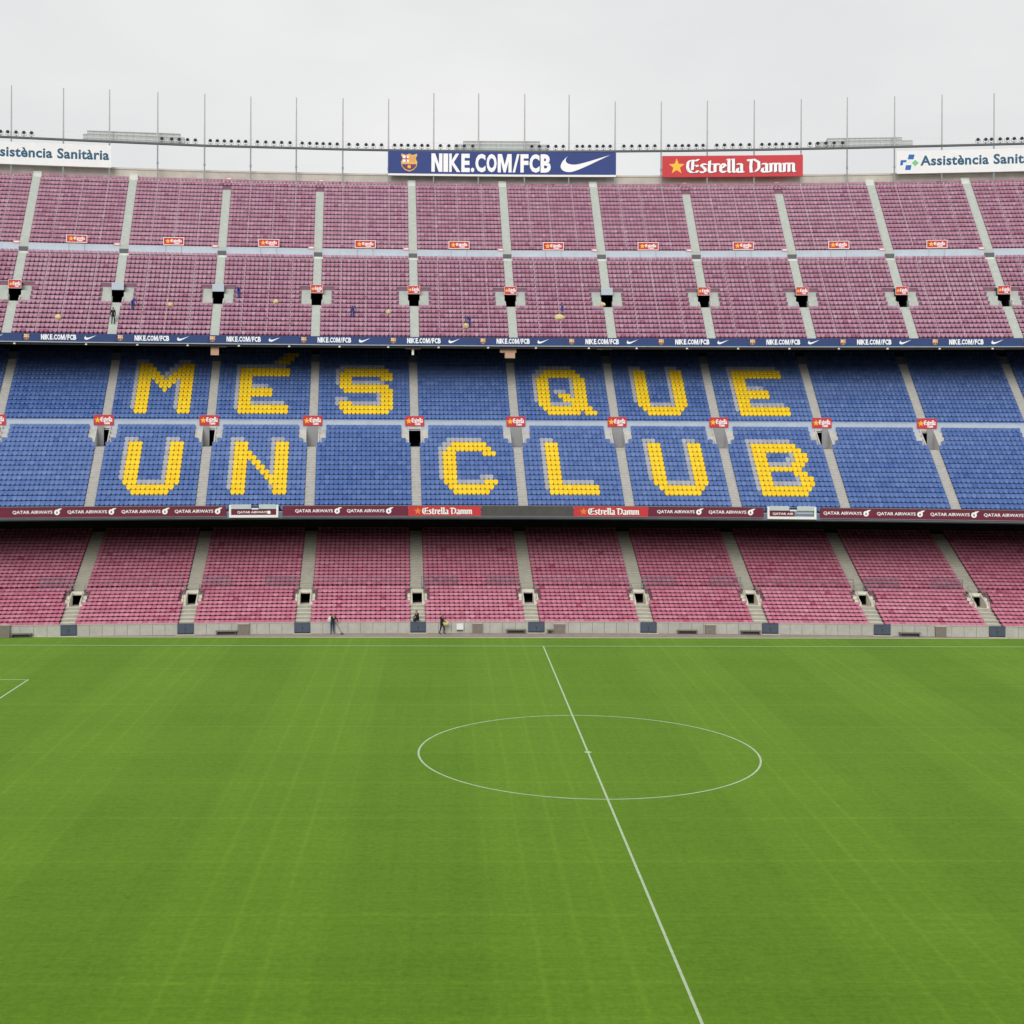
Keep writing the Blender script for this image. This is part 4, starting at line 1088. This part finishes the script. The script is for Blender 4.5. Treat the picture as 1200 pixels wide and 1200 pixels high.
for (a, b, inner, yta, ytb, lab) in ((97, 216, 102, 153.5, 157.6, 'long grey clad rim cabin above the banner whose logo is out of sight'), (533, 643, 543, 166, 166.4, 'grey clad rim cabin above the navy banner'),
                                   (957, 1070, 970, 163, 161.4, 'grey clad rim cabin next to the logo banner')):
    Yc = YT + 1.3
    th_ = lambda x: RU.hit(x, 160, Yc)[0]
    tp = lambda x: RU.hit(x, yta + (ytb - yta) * (x - a) / (b - a), Yc)[1]
    bt = lambda x: RU.hit(x, beam_z(x) - .6, Yc)[1]
    xm = (a + b) / 2; loc = RU.P(th_(xm), Yc, bt(xm))
    e = tag(empty('rim_cabin', loc), lab, 'cabin', 'cabins on the rim gantry')
    def lc(mb): mb.v = [(x - loc[0], y - loc[1], z - loc[2]) for x, y, z in mb.v]; return mb
    n = 14; mb = MB()
    for i in range(4):
        x0, x1 = inner + (a + b - 2 * inner) * i / 4, inner + (a + b - 2 * inner) * (i + 1) / 4
        mc = MB(); arc_box(mc, RU, th_(x0), th_(x1), Yc + .05, Yc + 1.3, bt(x0 if yta > ytb else x1), min(tp(x0), tp(x1)) - .02, 1); lc(mc).build('core', M_STEEL, e)
    for i in range(n):
        x0, x1 = inner + (a + b - 2 * inner) * i / n, inner + (a + b - 2 * inner) * (i + 1) / n
        z = (tp(x0) + tp(x1)) / 2
        mc = MB(); g = 0.02 / 340; arc_box(mc, RU, th_(x0) + g, th_(x1) - g, Yc, Yc + 1.4, bt((x0 + x1) / 2), z - .004, 1); lc(mc).build('cladding_panel', M_LOUV, e)
        k = len(mb.v)
        for x in ((x0, x1) if i == n - 1 else (x0,)):
            t = th_(x); zz = tp(x); mb.v += [RU.P(t, Yc - .06, zz), RU.P(t, Yc + 1.5, zz), RU.P(t, Yc + 1.5, zz + .09), RU.P(t, Yc - .06, zz + .09)]
    for i in range(n):
        for j in range(4): jj = (j + 1) % 4; mb.f.append((4 * i + j, 4 * i + jj, 4 * i + 4 + jj, 4 * i + 4 + j)); mb.m.append(0)
    lc(mb).build('roof', M_LOUV, e)
    for x0, x1 in ((a, inner - .3), (a + b - inner + .3, b)):
        mc = MB(); xm_ = (x0 + x1) / 2; arc_box(mc, RU, th_(x0), th_(x1), Yc + .2, Yc + 1.2, bt(xm_), bt(xm_) + (tp(xm_) - bt(xm_)) * .72, 1); lc(mc).build('side_box', M_LOUV, e)

# ------------------------------------------------------------------ small signs on the stand
def small_sign(name, px0, px1, py0, py1, Y, lab, group, frame=None, posts=None):
    t0, zt = RU.hit(px0, py0, Y); t1, _ = RU.hit(px1, py0, Y); _, zb = RU.hit((px0 + px1) / 2, py1, Y)
    o, tm, loc = board(name, RU, t0, t1, Y, zb, zt, M_RED, 0.05, 1, frame)
    tag(o, lab, 'sign', group)
    w = (t1 - t0) * RU.rho(Y)
    f = Face(RU, tm, Y, (zb + zt) / 2); estrella(f, w * .86, (zt - zb) * .82, 0, 0, sub=True); f.build('lettering', o, loc)
    if posts is not None:
        mb = MB()
        for t in (t0 + (t1 - t0) * .1, t1 - (t1 - t0) * .1): mb.tube(RU.P(t, Y + .03, posts), RU.P(t, Y + .03, zb), .025, n=6)
        mb.v = [(x - loc[0], y - loc[1], z - loc[2]) for x, y, z in mb.v]; mb.build('leg', M_STEEL, o)
    return o
for x, y in ((90, 275.5), (203.5, 278.5), (315, 280.5), (428, 282), (538, 283), (648.5, 284.5), (759.5, 284.5), (871, 284), (983, 283), (1098, 282)):
    small_sign('beer_sign', x - 11.5, x + 11.5, y, y + 8.0, Yd(158.02) - .06, section(x + 10 if x < 1000 else x + 40, 'white framed red beer sign on the top walkway, above'), 'signs on the top tier walkway', (M_WHITE, 0.07), 35.25)
for j, kind in VR.items():
    th, w, Y0, Y1 = VOM3[j]
    if kind == 'red':
        o, tm, loc = board('beer_sign', RU, th - w * .98, th + w * .98, Y1 - .10, 30.68, 31.50, M_RED, .06, 1, (M_WHITE, 0.03))
        tag(o, 'red beer sign over a top tunnel mouth, aisle ' + AISLE[j], 'sign', 'signs over the top tier tunnels')
        f = Face(RU, tm, Y1 - .10, 31.09); estrella(f, 2 * w * RU.rho(Y1) * .92, .66, 0, 0, sub=True); f.build('lettering', o, loc)
    else:
        o, tm, loc = board('tunnel_lintel', RU, th - w * .98, th + w * .98, Y1 - .10, 30.68, 31.46, M_PARAPET, .06, 1)
        tag(o, 'plain grey panel over a top tunnel mouth, aisle ' + AISLE[j], 'panel', 'plain panels over the top tier tunnels')
for j in range(-5, 5):
    th, w, Y0, Y1 = VOM2[j]
    Y = Y1 - .12; rho = RU.rho(Y)
    o, tm, loc = board('beer_sign', RU, th - 0.93 / rho, th + 0.93 / rho, Y, 16.80, 17.78, M_RED, .06, 1)
    tag(o, 'red beer sign on the middle walkway, aisle ' + AISLE[j], 'sign', 'signs on the middle tier walkway')
    f = Face(RU, tm, Y, 17.29); estrella(f, 1.66, .82, 0, 0, sub=True); f.build('lettering', o, loc)
# pink direction plates by the aisles of the top tier
for j in range(-5, 6):
    for (Y, z, dx, lab) in ((Yd(172.58), 46.05, 0.12, 'small pink plate on the beige rim wall, aisle ' + AISLE[j]), (Yd(158.00), 36.22, -0.75, 'small pink plate by the top walkway, aisle ' + AISLE[j])):
        th = ST['3u'][j] + dx / RU.rho(Y)
        mb = MB(); hw = .34 / RU.rho(Y)
        arc_box(mb, RU, th - hw, th + hw, Y - .05, Y - .005, z, z + .30); arc_box(mb, RU, th - hw * .7, th + hw * .7, Y - .056, Y - .051, z + .09, z + .20, 1, 1)
        tag(mb.build('exit_plate', [M_PINKS, M_PRINT], None, RU.P(th, Y, z)), lab, 'sign', 'pink plates: ' + ('rim' if z > 40 else 'walkway'))
# tan cabinets and small lamps hung below the ribbon
def hang(px0, px1, py0, py1, parts, lab):
    Y = Yd(143.0); t0, z1 = RU.hit(px0, py0, Y); t1, z0 = RU.hit(px1, py1, Y)
    loc = RU.P((t0 + t1) / 2, Y, z0); e = tag(empty('hanging_cabinet', loc), lab, 'cabinet', 'tan cabinets hung under the ribbon')
    for nm, a, b, c, d, m in parts:
        mb = MB(); ta, tb = t0 + (t1 - t0) * a, t0 + (t1 - t0) * b
        arc_box(mb, RU, ta, tb, Y, Y + .35, z0 + (z1 - z0) * c, z0 + (z1 - z0) * d, 1)
        mb.v = [(x - loc[0], y - loc[1], z - loc[2]) for x, y, z in mb.v]; mb.build(nm, m, e)
    mb = MB()
    for u in (.4, .6): mb.tube(RU.P(t0 + (t1 - t0) * u, Y + .17, z1), RU.P(t0 + (t1 - t0) * u, Y + .17, 25.2), .03, n=6)
    mb.v = [(x - loc[0], y - loc[1], z - loc[2]) for x, y, z in mb.v]; mb.build('hanger', M_DSTEEL, e)
hang(247, 265, 403, 416.5, [('case', 0, .52, .02, 1, M_TAN), ('arm', .525, 1, .74, .96, M_WHITE)], 'tan cabinet with a short white arm hanging under the ribbon near the letter É')
hang(475, 493, 405, 416, [('case', 0, 1, .62, 1, M_TAN), ('stem', .42, .56, 0, .615, M_WHITE)], 'flat tan cabinet with a white stem hanging under the ribbon right of the S')
hang(586, 605, 405, 420, [('case', 0, 1, .45, 1, M_TAN), ('lower_case', .3, .92, .02, .445, M_TAN)], 'stepped tan cabinet hanging under the ribbon left of the letter Q')
hang(700, 717.5, 405.5, 409.5, [('case', 0, .40, 0, 1, M_WHITE), ('lower_case', .45, 1, 0, 1, M_TAN)], 'small white and tan cabinet hanging under the ribbon between Q and U')
hang(1168, 1177, 405, 409.5, [('case', 0, .3, 0, 1, M_WHITE), ('lower_case', .38, 1, 0, 1, M_WHITE)], 'pair of small white boxes hanging under the ribbon past the last letters')
for x in (17, 101, 161, 220, 280, 339, 398, 455, 514, 572, 628, 690, 746, 805, 865, 925, 983, 1040, 1101, 1163):
    Y = YR + .2; th, z = RU.hit(x, 405.5 if x > 200 else 402, Y); z = rib_z0 - .12
    mb = MB(); mb.lathe([(0, .02), (.10, 0), (.14, -.16), (.12, -.18), (0, -.17)], (0, 0, 0), 'Z', 10); mb.box(-.02, .02, -.02, .02, -.02, .12)
    o = mb.build('spot_lamp', M_WHITE); o.location = RU.P(th, Y, z); tag(o, 'tiny white lamp under the navy ribbon', 'lamp', 'lamps under the ribbon')

# ================================================================== PITCH WALL
YW = Yd(116.55)
def thW(px, py=736): return RL.hit(px, py, YW)[0]
wall = tag(empty('pitch_wall', RL.P(0, YW, 0)), 'low grey concrete wall of upright panels between the clay path and the lowest seats', 'wall')
WL = Vector(wall.location)
def wl(mb, name, m, parent=wall): mb.v = [(x - WL.x, y - WL.y, z - WL.z) for x, y, z in mb.v]; return mb.build(name, m, parent)
gates_px = [(71, 90), (208, 227), (345, 363.5), (481, 499), (619, 638), (750.5, 769.5), (893, 912), (1024, 1043.5), (1159, 1178)]
gt = [(thW(a), thW(b)) for a, b in gates_px]
step_t = gt[4][0] - gt[3][0]
gt = [(gt[0][0] - step_t * k, gt[0][1] - step_t * k) for k in (2, 1)] + gt + [(gt[-1][0] + step_t * k, gt[-1][1] + step_t * k) for k in (1, 2)]
for (a0, a1), (b0, b1) in zip(gt[:-1], gt[1:]):
    L_ = b0 - a1; n = max(1, int(round(L_ * RL.rho(YW) / 1.02)))
    for i in range(n):
        u0, u1 = a1 + L_ * i / n, a1 + L_ * (i + 1) / n; g = 0.012 / RL.rho(YW)
        mb = MB(); dz = random.uniform(-.006, .006)
        arc_box(mb, RL, u0 + g, u1 - g, YW + random.uniform(0, .012), YW + .2, -.05, .86 + dz, 1)
        wl(mb, 'wall_panel', M_WALL)
mb = MB(); arc_box(mb, RL, gt[0][0], gt[-1][1], YW + .21, YW + .36, -.05, .80, 40); wl(mb, 'wall_core', M_CAB)
mb = MB()
for (a0, a1), (b0, b1) in zip(gt[:-1], gt[1:]): arc_box(mb, RL, a1, b0, YW - .03, YW + .22, .872, .93, 6)
wl(mb, 'wall_coping', mat('coping_pinkish', (0.50, 0.41, 0.41), 0.8, 0.08, 2.0))
for j, (a, b) in enumerate(gt[2:-2], -4):
    loc = RL.P((a + b) / 2, YW, 0); t = (a + b) / 2
    e = tag(empty('gate', loc, -t), 'slate blue steel gate in the pitch wall, aisle ' + AISLE[j], 'gate', 'gates in the pitch wall')
    w = (b - a) * RL.rho(YW) / 2
    mb = MB(); mb.box(-w + .04, -.015, -.06, -.02, .12, .88); mb.box(.015, w - .04, -.06, -.02, .12, .88); mb.build('leaf', M_GATE, e)
    mb = MB(); mb.box(-w, -w + .035, -.08, .02, .0, .92); mb.box(w - .035, w, -.08, .02, .0, .92); mb.box(-w + .036, w - .036, -.075, -.01, .885, .925); mb.build('frame', M_GATE, e)
    mb = MB(); mb.box(-.05, .05, -.09, -.062, .44, .62); mb.build('lock_plate', M_LAMP, e)
    mb = MB(); mb.box(-.012, .012, -.10, -.091, .58, .68); mb.build('handle', M_STEEL, e)
    mb = MB(); mb.box(-w - .10, w + .10, -.30, .0, -.004, .03); mb.build('threshold', M_CREAM, e)
def wallbox(px0, px1, py0, py1, kind):
    t = (thW(px0) + thW(px1)) / 2; w = (thW(px1) - thW(px0)) * RL.rho(YW) / 2
    z1 = RL.hit((px0 + px1) / 2, py0, YW)[1]; z0 = max(0.02, RL.hit((px0 + px1) / 2, py1, YW)[1])
    e = empty({'cab': 'wall_cabinet', 'white': 'meter_box', 'slot': 'low_bench'}[kind], RL.P(t, YW, 0), -t)
    if kind == 'cab':
        tag(e, section(max(px0, 0), 'brown metal cabinet against the pitch wall, in line with'), 'cabinet', 'brown cabinets by the pitch wall')
        mb = MB(); mb.box(-w, w, -.30, -.02, 0, z1); mb.build('case', M_CAB, e); mb = MB(); mb.box(-w - .03, w + .03, -.33, -.01, z1 + .002, z1 + .05); mb.build('lid', M_REAR, e)
        mb = MB(); mb.box(-.04, -.02, -.315, -.301, z1 * .4, z1 * .65); mb.build('handle', M_STEEL, e)
    elif kind == 'white':
        tag(e, 'small white meter box hung on the pitch wall beside the walking person', 'meter box')
        mb = MB(); mb.box(-w, w, -.16, -.02, z0, z1); mb.build('case', M_WHITE, e); mb = MB(); mb.box(-w + .03, w - .03, -.12, -.03, z0 - .12, z0 - .003); mb.build('cable_tray', M_DSTEEL, e)
    else:
        tag(e, section(px0, 'low dark bench at the pitch wall, in line with'), 'bench', 'low benches by the pitch wall')
        mb = MB(); mb.box(-w, w, -.40, -.03, .26, .32); mb.build('top', M_CAB, e)
        mb = MB(); mb.box(-w + .05, w - .05, -.10, -.03, .0, .255); mb.build('back', M_LAMP, e)
        for s in (-1, 1):
            mb = MB(); mb.box(s * (w - .12) - .04, s * (w - .12) + .04, -.36, -.11, 0, .255); mb.build('leg', M_DSTEEL, e)
for a in ((-1, 12, 732.5, 742, 'cab'), (279, 292, 731, 742, 'cab'), (553.5, 565, 730.5, 741, 'cab'), (649, 661.5, 731, 741, 'cab'), (826, 838, 732, 742, 'cab'), (1095.5, 1108, 734, 744, 'cab'),
          (535, 543, 730.5, 737.5, 'white'), (13, 38, 739, 742, 'slot'), (253, 278, 738, 741, 'slot'), (593, 616, 737, 741, 'slot'), (641, 648, 737, 741, 'slot'), (793, 817, 738, 741, 'slot'), (867, 891, 739, 742, 'slot'), (1053, 1078, 740, 743, 'slot')):
    wallbox(*a)
M_BARR = mat('barrier_grey', (0.17, 0.175, 0.21), 0.5, 0.1, 3.0)
# crowd barriers on the lower walkway
YBar = Yd(124.32)
def barrier(px0, px1):
    t0, t1 = RL.hit(px0, 682, YBar)[0], RL.hit(px1, 682, YBar)[0]; t = (t0 + t1) / 2; w = (t1 - t0) * RL.rho(YBar) / 2
    e = tag(empty('crowd_barrier', RL.P(t, YBar, 2.622), -t), section(max((px0 + px1) / 2, 0), 'grey barred crowd barrier on the lower walkway, below'), 'barrier', 'crowd barriers on the lower walkway')
    mb = MB(); H = 1.15
    for a, b in (((-w, 0, .12), (-w, 0, H)), ((w, 0, .12), (w, 0, H)), ((-w, 0, H), (w, 0, H)), ((-w, 0, .12), (w, 0, .12))): mb.tube(a, b, .028, n=6)
    mb.build('frame', M_BARR, e)
    n = int(2 * w / .13); mb = MB()
    for i in range(1, n): x = -w + 2 * w * i / n; mb.tube((x, 0, .14), (x, 0, H - .02), .02, n=4, cap=False)
    mb.build('bars', M_BARR, e)
    for s in (-1, 1):
        mb = MB(); mb.box(s * (w - .2) - .03, s * (w - .2) + .03, -.13, .13, 0, .05); mb.box(s * (w - .2) - .02, s * (w - .2) + .02, -.02, .02, .05, .14); mb.build('foot', M_BARR, e)
for a, b in ((-48, -12), (47, 86), (240, 271), (311, 349), (494, 535), (571, 607), (752, 790), (832, 868), (1012, 1053), (1092, 1128)): barrier(a, b)
# plain rails on the walkway of the other sections
for a, b in ((110, 213), (370, 474), (632, 735), (892, 1000)):
    t0, t1 = RL.hit(a, 683, YBar)[0], RL.hit(b, 683, YBar)[0]; t = (t0 + t1) / 2; w = (t1 - t0) * RL.rho(YBar) / 2
    e = tag(empty('walkway_rail', RL.P(t, YBar, 2.622), -t), section((a + b) / 2, 'thin grey rail on the lower walkway, below'), 'rail', 'rails along the lower walkway')
    mb = MB(); mb.tube((-w, 0, 1.05), (w, 0, 1.05), .025, n=6); mb.tube((-w, 0, .7), (w, 0, .7), .018, n=6); mb.build('bar', M_BARR, e)
    for i in range(7):
        x = -w + 2 * w * i / 6; mb = MB(); mb.tube((x, 0, 0), (x, 0, 1.05), .022, n=6); mb.build('post', M_BARR, e)

# ================================================================== PEOPLE AND SACKS
M_SKIN = mat('skin', (0.42, 0.25, 0.18), 0.6); M_HAIR = mat('hair_dark', (0.02, 0.016, 0.014), 0.7)
M_BLACK = mat('cloth_black', (0.018, 0.018, 0.022), 0.85); M_DBLUE = mat('cloth_navy', (0.03, 0.045, 0.14), 0.85, 0.15, 6.0); M_WORK = mat('cloth_work_blue', (0.035, 0.06, 0.24), 0.85, 0.15, 6.0)
M_SACK = mat('sack_yellow', (0.66, 0.58, 0.26), 0.5, 0.15, 5.0, 0.4); M_BAGW = mat('bag_white', (0.68, 0.66, 0.58), 0.6, 0.1, 5.0)
def person(loc, rz, pose, top, trousers, label, scale=1.0, extra=None):
    """one skinned figure; pose gives joint positions (metres, facing -y)"""
    J = dict(pel=(0, 0, .95), chest=(0, 0, 1.32), neck=(0, 0, 1.50), head=(0, -.02, 1.62), crown=(0, -.01, 1.75),
             lsh=(.18, 0, 1.43), lel=(.24, .02, 1.15), lwr=(.24, -.06, .90), lha=(.24, -.09, .80), rsh=(-.18, 0, 1.43), rel=(-.24, .02, 1.15), rwr=(-.24, -.06, .90), rha=(-.24, -.09, .80),
             lhip=(.10, 0, .90), lkn=(.11, -.02, .50), lan=(.11, .02, .09), lto=(.12, -.15, .04), rhip=(-.10, 0, .90), rkn=(-.11, -.02, .50), ran=(-.11, .02, .09), rto=(-.12, -.15, .04))
    J.update(pose)
    R_ = dict(pel=.15, chest=.165, neck=.06, head=.095, crown=.075, lsh=.075, lel=.05, lwr=.036, lha=.035, rsh=.075, rel=.05, rwr=.036, rha=.035, lhip=.10, lkn=.068, lan=.045, lto=.04, rhip=.10, rkn=.068, ran=.045, rto=.04)
    names = list(J); idx = {n: i for i, n in enumerate(names)}
    E_ = [('pel', 'chest'), ('chest', 'neck'), ('neck', 'head'), ('head', 'crown'), ('chest', 'lsh'), ('lsh', 'lel'), ('lel', 'lwr'), ('lwr', 'lha'), ('chest', 'rsh'), ('rsh', 'rel'), ('rel', 'rwr'), ('rwr', 'rha'),
          ('pel', 'lhip'), ('lhip', 'lkn'), ('lkn', 'lan'), ('lan', 'lto'), ('pel', 'rhip'), ('rhip', 'rkn'), ('rkn', 'ran'), ('ran', 'rto')]
    me = bpy.data.meshes.new('tmp'); me.from_pydata([J[n] for n in names], [(idx[a], idx[b]) for a, b in E_], [])
    o = bpy.data.objects.new('tmp', me); COL.objects.link(o)
    o.modifiers.new('skin', 'SKIN'); sv = me.skin_vertices[0].data
    for n in names: r = R_[n]; sv[idx[n]].radius = (r, r)
    sv[idx['pel']].use_root = True
    sb = o.modifiers.new('sub', 'SUBSURF'); sb.levels = 1; sb.render_levels = 1
    dg = bpy.context.evaluated_depsgraph_get(); dg.update()
    nm = bpy.data.meshes.new_from_object(o.evaluated_get(dg)); nm.name = 'person'
    bpy.data.objects.remove(o); bpy.data.meshes.remove(me)
    for m in (top, trousers, M_SKIN, M_HAIR): nm.materials.append(m)
    pts = np.array([J[n] for n in names])
    reg = {'pel': 1, 'lhip': 1, 'rhip': 1, 'lkn': 1, 'rkn': 1, 'lan': 1, 'ran': 1, 'lto': 3, 'rto': 3, 'head': 2, 'neck': 2, 'lha': 2, 'rha': 2, 'crown': 3}
    for p in nm.polygons:
        c = np.array(p.center); k = names[int(np.argmin(((pts - c) ** 2).sum(1)))]
        s = reg.get(k, 0)
        if k == 'head' and c[1] > J['head'][1] + .03: s = 3
        p.material_index = s; p.use_smooth = True
    e = bpy.data.objects.new('person', nm); e.location = loc; e.rotation_euler = (0, 0, rz); e.scale = (scale,) * 3
    tag(link(e), label, 'person')
    # facial features
    hx, hy, hz = J['head']
    mb = MB(); mb.poly([(hx - .018, hy - .088, hz - .02), (hx + .018, hy - .088, hz - .02), (hx, hy - .125, hz - .015)]); mb.poly([(hx - .018, hy - .088, hz - .02), (hx, hy - .125, hz - .015), (hx, hy - .088, hz + .03)]); mb.poly([(hx + .018, hy - .088, hz - .02), (hx, hy - .088, hz + .03), (hx, hy - .125, hz - .015)])
    mb.build('nose', M_SKIN, e)
    return e
def sack(loc, lab, m=M_SACK, s=1.0, cat='sack', seed=0):
    r = random.Random(seed); mb = MB(); n = 12
    prof = [(0, .0), (.28, .01), (.36, .12), (.35, .25), (.27, .36), (.15, .42), (.10, .44), (0, .45)]
    mb.lathe(prof, (0, 0, 0), 'Z', n)
    mb.v = [(x * s * (1 + r.uniform(-.12, .12)), y * s * .85 * (1 + r.uniform(-.12, .12)), z * s * (1 + r.uniform(-.05, .05)) if z > .02 else 0) for x, y, z in mb.v]
    o = mb.build('rubbish_sack', m); o.location = loc; o.rotation_euler = (0, 0, r.uniform(0, 6)); return tag(o, lab, cat)
def on_path(px, py):
    u, v = (px - PX) / FOC, (py - PY) / FOC; c, n = math.cos(ROLL), math.sin(ROLL); u, v = u * c + v * n, -u * n + v * c
    t = CZ / v; c, n = math.cos(YAW), math.sin(YAW); return (CX + t * (u * c + n), CY + t * (-u * n + c), 0)
def on_row(key, px, i, back=0.0):
    """place on the tread of row i, at the photo column"""
    ring = RING[key]; Y = Yd(ROWS[key][i][0]) + .18 + back; z = ROWS[key][i][1]
    py = PY - FOC * (z - CZ) / (Y + D); t, _ = ring.hit(px, py, Y); x, y, zz = ring.P(t, Y, z); return (x, y, zz + .004), t
# sweeper by the wall, bent over a long broom
p = on_path(389.5, 742.6)
person((p[0], p[1], 0.0), math.radians(20), dict(chest=(.06, -.10, 1.28), neck=(.09, -.17, 1.43), head=(.11, -.22, 1.53), crown=(.12, -.24, 1.65), lsh=(.24, -.12, 1.36), rsh=(-.12, -.10, 1.38),
       lel=(.34, -.28, 1.15), lwr=(.30, -.42, 1.00), lha=(.30, -.46, .93), rel=(-.16, -.30, 1.16), rwr=(.05, -.44, 1.10), rha=(.12, -.47, 1.06), lan=(.15, .06, .09), lto=(.17, -.10, .04), ran=(-.14, -.05, .09), rto=(-.16, -.22, .04)),
       M_BLACK, M_DBLUE, 'person in dark clothes leaning over a long broom beside the pitch wall')
a = math.radians(20)
def rot(x, y): return (p[0] + x * math.cos(a) - y * math.sin(a), p[1] + x * math.sin(a) + y * math.cos(a))
mb = MB(); q0 = rot(-.02, -.42); q1 = rot(.62, -.62)
mb.tube((*q0, 1.25), (*q1, .12), .022, n=6); mb.tube((*q1, .12), (q1[0] + .02, q1[1] - .01, .0), .10, .16, n=6)
tag(mb.build('broom', M_LAMP), 'long dark broom held by the person at the pitch wall', 'broom')
sack((p[0] - .20, p[1] + .10, 0.98), 'white bag slung on the back of the person with the broom', M_BAGW, 1.0, 'bag', 3).scale = (.55, .55, 1.0)
# person behind the gate, seen from the waist up
pg = RL.P((gt[5][0] * .52 + gt[5][1] * .48), Yd(117.35), 0.61)
person(pg, math.radians(-60), dict(pel=(0, 0, .40), chest=(0, -.06, .78), neck=(0, -.10, .95), head=(0, -.13, 1.06), crown=(0, -.13, 1.19), lsh=(.18, -.08, .89), rsh=(-.18, -.08, .89), lel=(.23, -.16, .64), rel=(-.23, -.16, .64), lwr=(.18, -.34, .56), rwr=(-.18, -.34, .56), lha=(.16, -.40, .55), rha=(-.16, -.40, .55), lhip=(.10, -.02, .38), rhip=(-.10, -.02, .38), lkn=(.14, -.36, .46), rkn=(-.14, -.36, .46), lan=(.13, -.22, .09), ran=(-.13, -.22, .09), lto=(.14, -.38, .05), rto=(-.14, -.38, .05)), M_BLACK, M_BLACK, 'person in black crouching on the aisle behind a pitch wall gate', 1.0)
# person walking along the path with a sack
p = on_path(517.5, 743.4)
person((p[0], p[1], 0), math.radians(70), dict(chest=(0, -.06, 1.30), neck=(0, -.10, 1.46), head=(0, -.15, 1.57), crown=(0, -.16, 1.70), lel=(.24, .06, 1.12), lwr=(.22, -.10, .95), lha=(.21, -.14, .88), rel=(-.26, -.22, 1.20), rwr=(-.24, -.42, 1.08), rha=(-.24, -.50, 1.05),
       lkn=(.10, -.20, .52), lan=(.10, -.16, .12), lto=(.10, -.32, .06), rkn=(-.10, .04, .50), ran=(-.10, .16, .12), rto=(-.10, .02, .04)), M_BLACK, M_BLACK, 'person in black walking along the clay path with a pale sack', 1.0)
sk = sack((p[0] + .34, p[1] - .02, .78), 'pale yellow sack carried on the back of the walking person', M_SACK, 0.78, 'sack', 5)
# cleaners among the top tier seats
bend = dict(pel=(0, .05, .88), chest=(0, -.20, 1.10), neck=(0, -.36, 1.18), head=(0, -.46, 1.20), crown=(0, -.55, 1.26), lsh=(.18, -.28, 1.16), rsh=(-.18, -.28, 1.16), lel=(.22, -.36, .90), lwr=(.20, -.42, .68), lha=(.20, -.44, .60), rel=(-.22, -.36, .90), rwr=(-.20, -.42, .68), rha=(-.20, -.44, .60))
loc, t = on_row('3l', 132.5, 2); person(loc, -t + math.radians(170), dict(lan=(.11, .14, .10), lto=(.12, -.02, .05), ran=(-.11, -.14, .12), rto=(-.12, -.30, .06), rkn=(-.11, -.14, .52)), M_BLACK, M_BLACK, 'person in black climbing a pale aisle of the top tier')
for px, i, rz, lab in ((155, 5, 60, 'person in blue overalls bending over seats beside a tunnel flank in the top tier'), (280, 8, -50, 'person in blue overalls beside a plain tunnel mouth in the top tier'),
                       (413, 4, 30, 'person in blue overalls bending among maroon seats above the letter S'), (550.5, 2, -70, 'person in blue overalls with a full yellow sack low in the top tier'),
                       (659, 4, 80, 'person in blue overalls pulling a tall yellow sack among maroon seats')):
    loc, t = on_row('3l', px, i); person(loc, -t + math.radians(rz), bend if px in (155, 280, 413, 550.5) else {}, M_WORK, M_WORK, lab)
for n, (px, i, s, lab) in enumerate(((68, 3, 1.15, 'yellow sack on maroon seats low beside the end aisle'), (200, 6, 1.1, 'yellow sack on maroon seats between two plain tunnel mouths'), (323, 7, 1.0, 'yellow sack on maroon seats level with a tunnel floor'),
                                     (455, 5, 1.0, 'yellow sack on maroon seats next to a signed tunnel'), (546, 2, 1.25, 'full yellow sack beside the bent worker low in the top tier'), (655.5, 4, 1.3, 'tall yellow sack held by a standing worker'),
                                     (706.5, 7, .9, 'yellow sack left in a plain tunnel mouth'))):
    loc, t = on_row('3l', px, i, -.05); o = sack((loc[0], loc[1], loc[2]), lab, M_SACK, s * 0.9, 'sack', 20 + n); o.scale = (1.25, .9, 1.0)
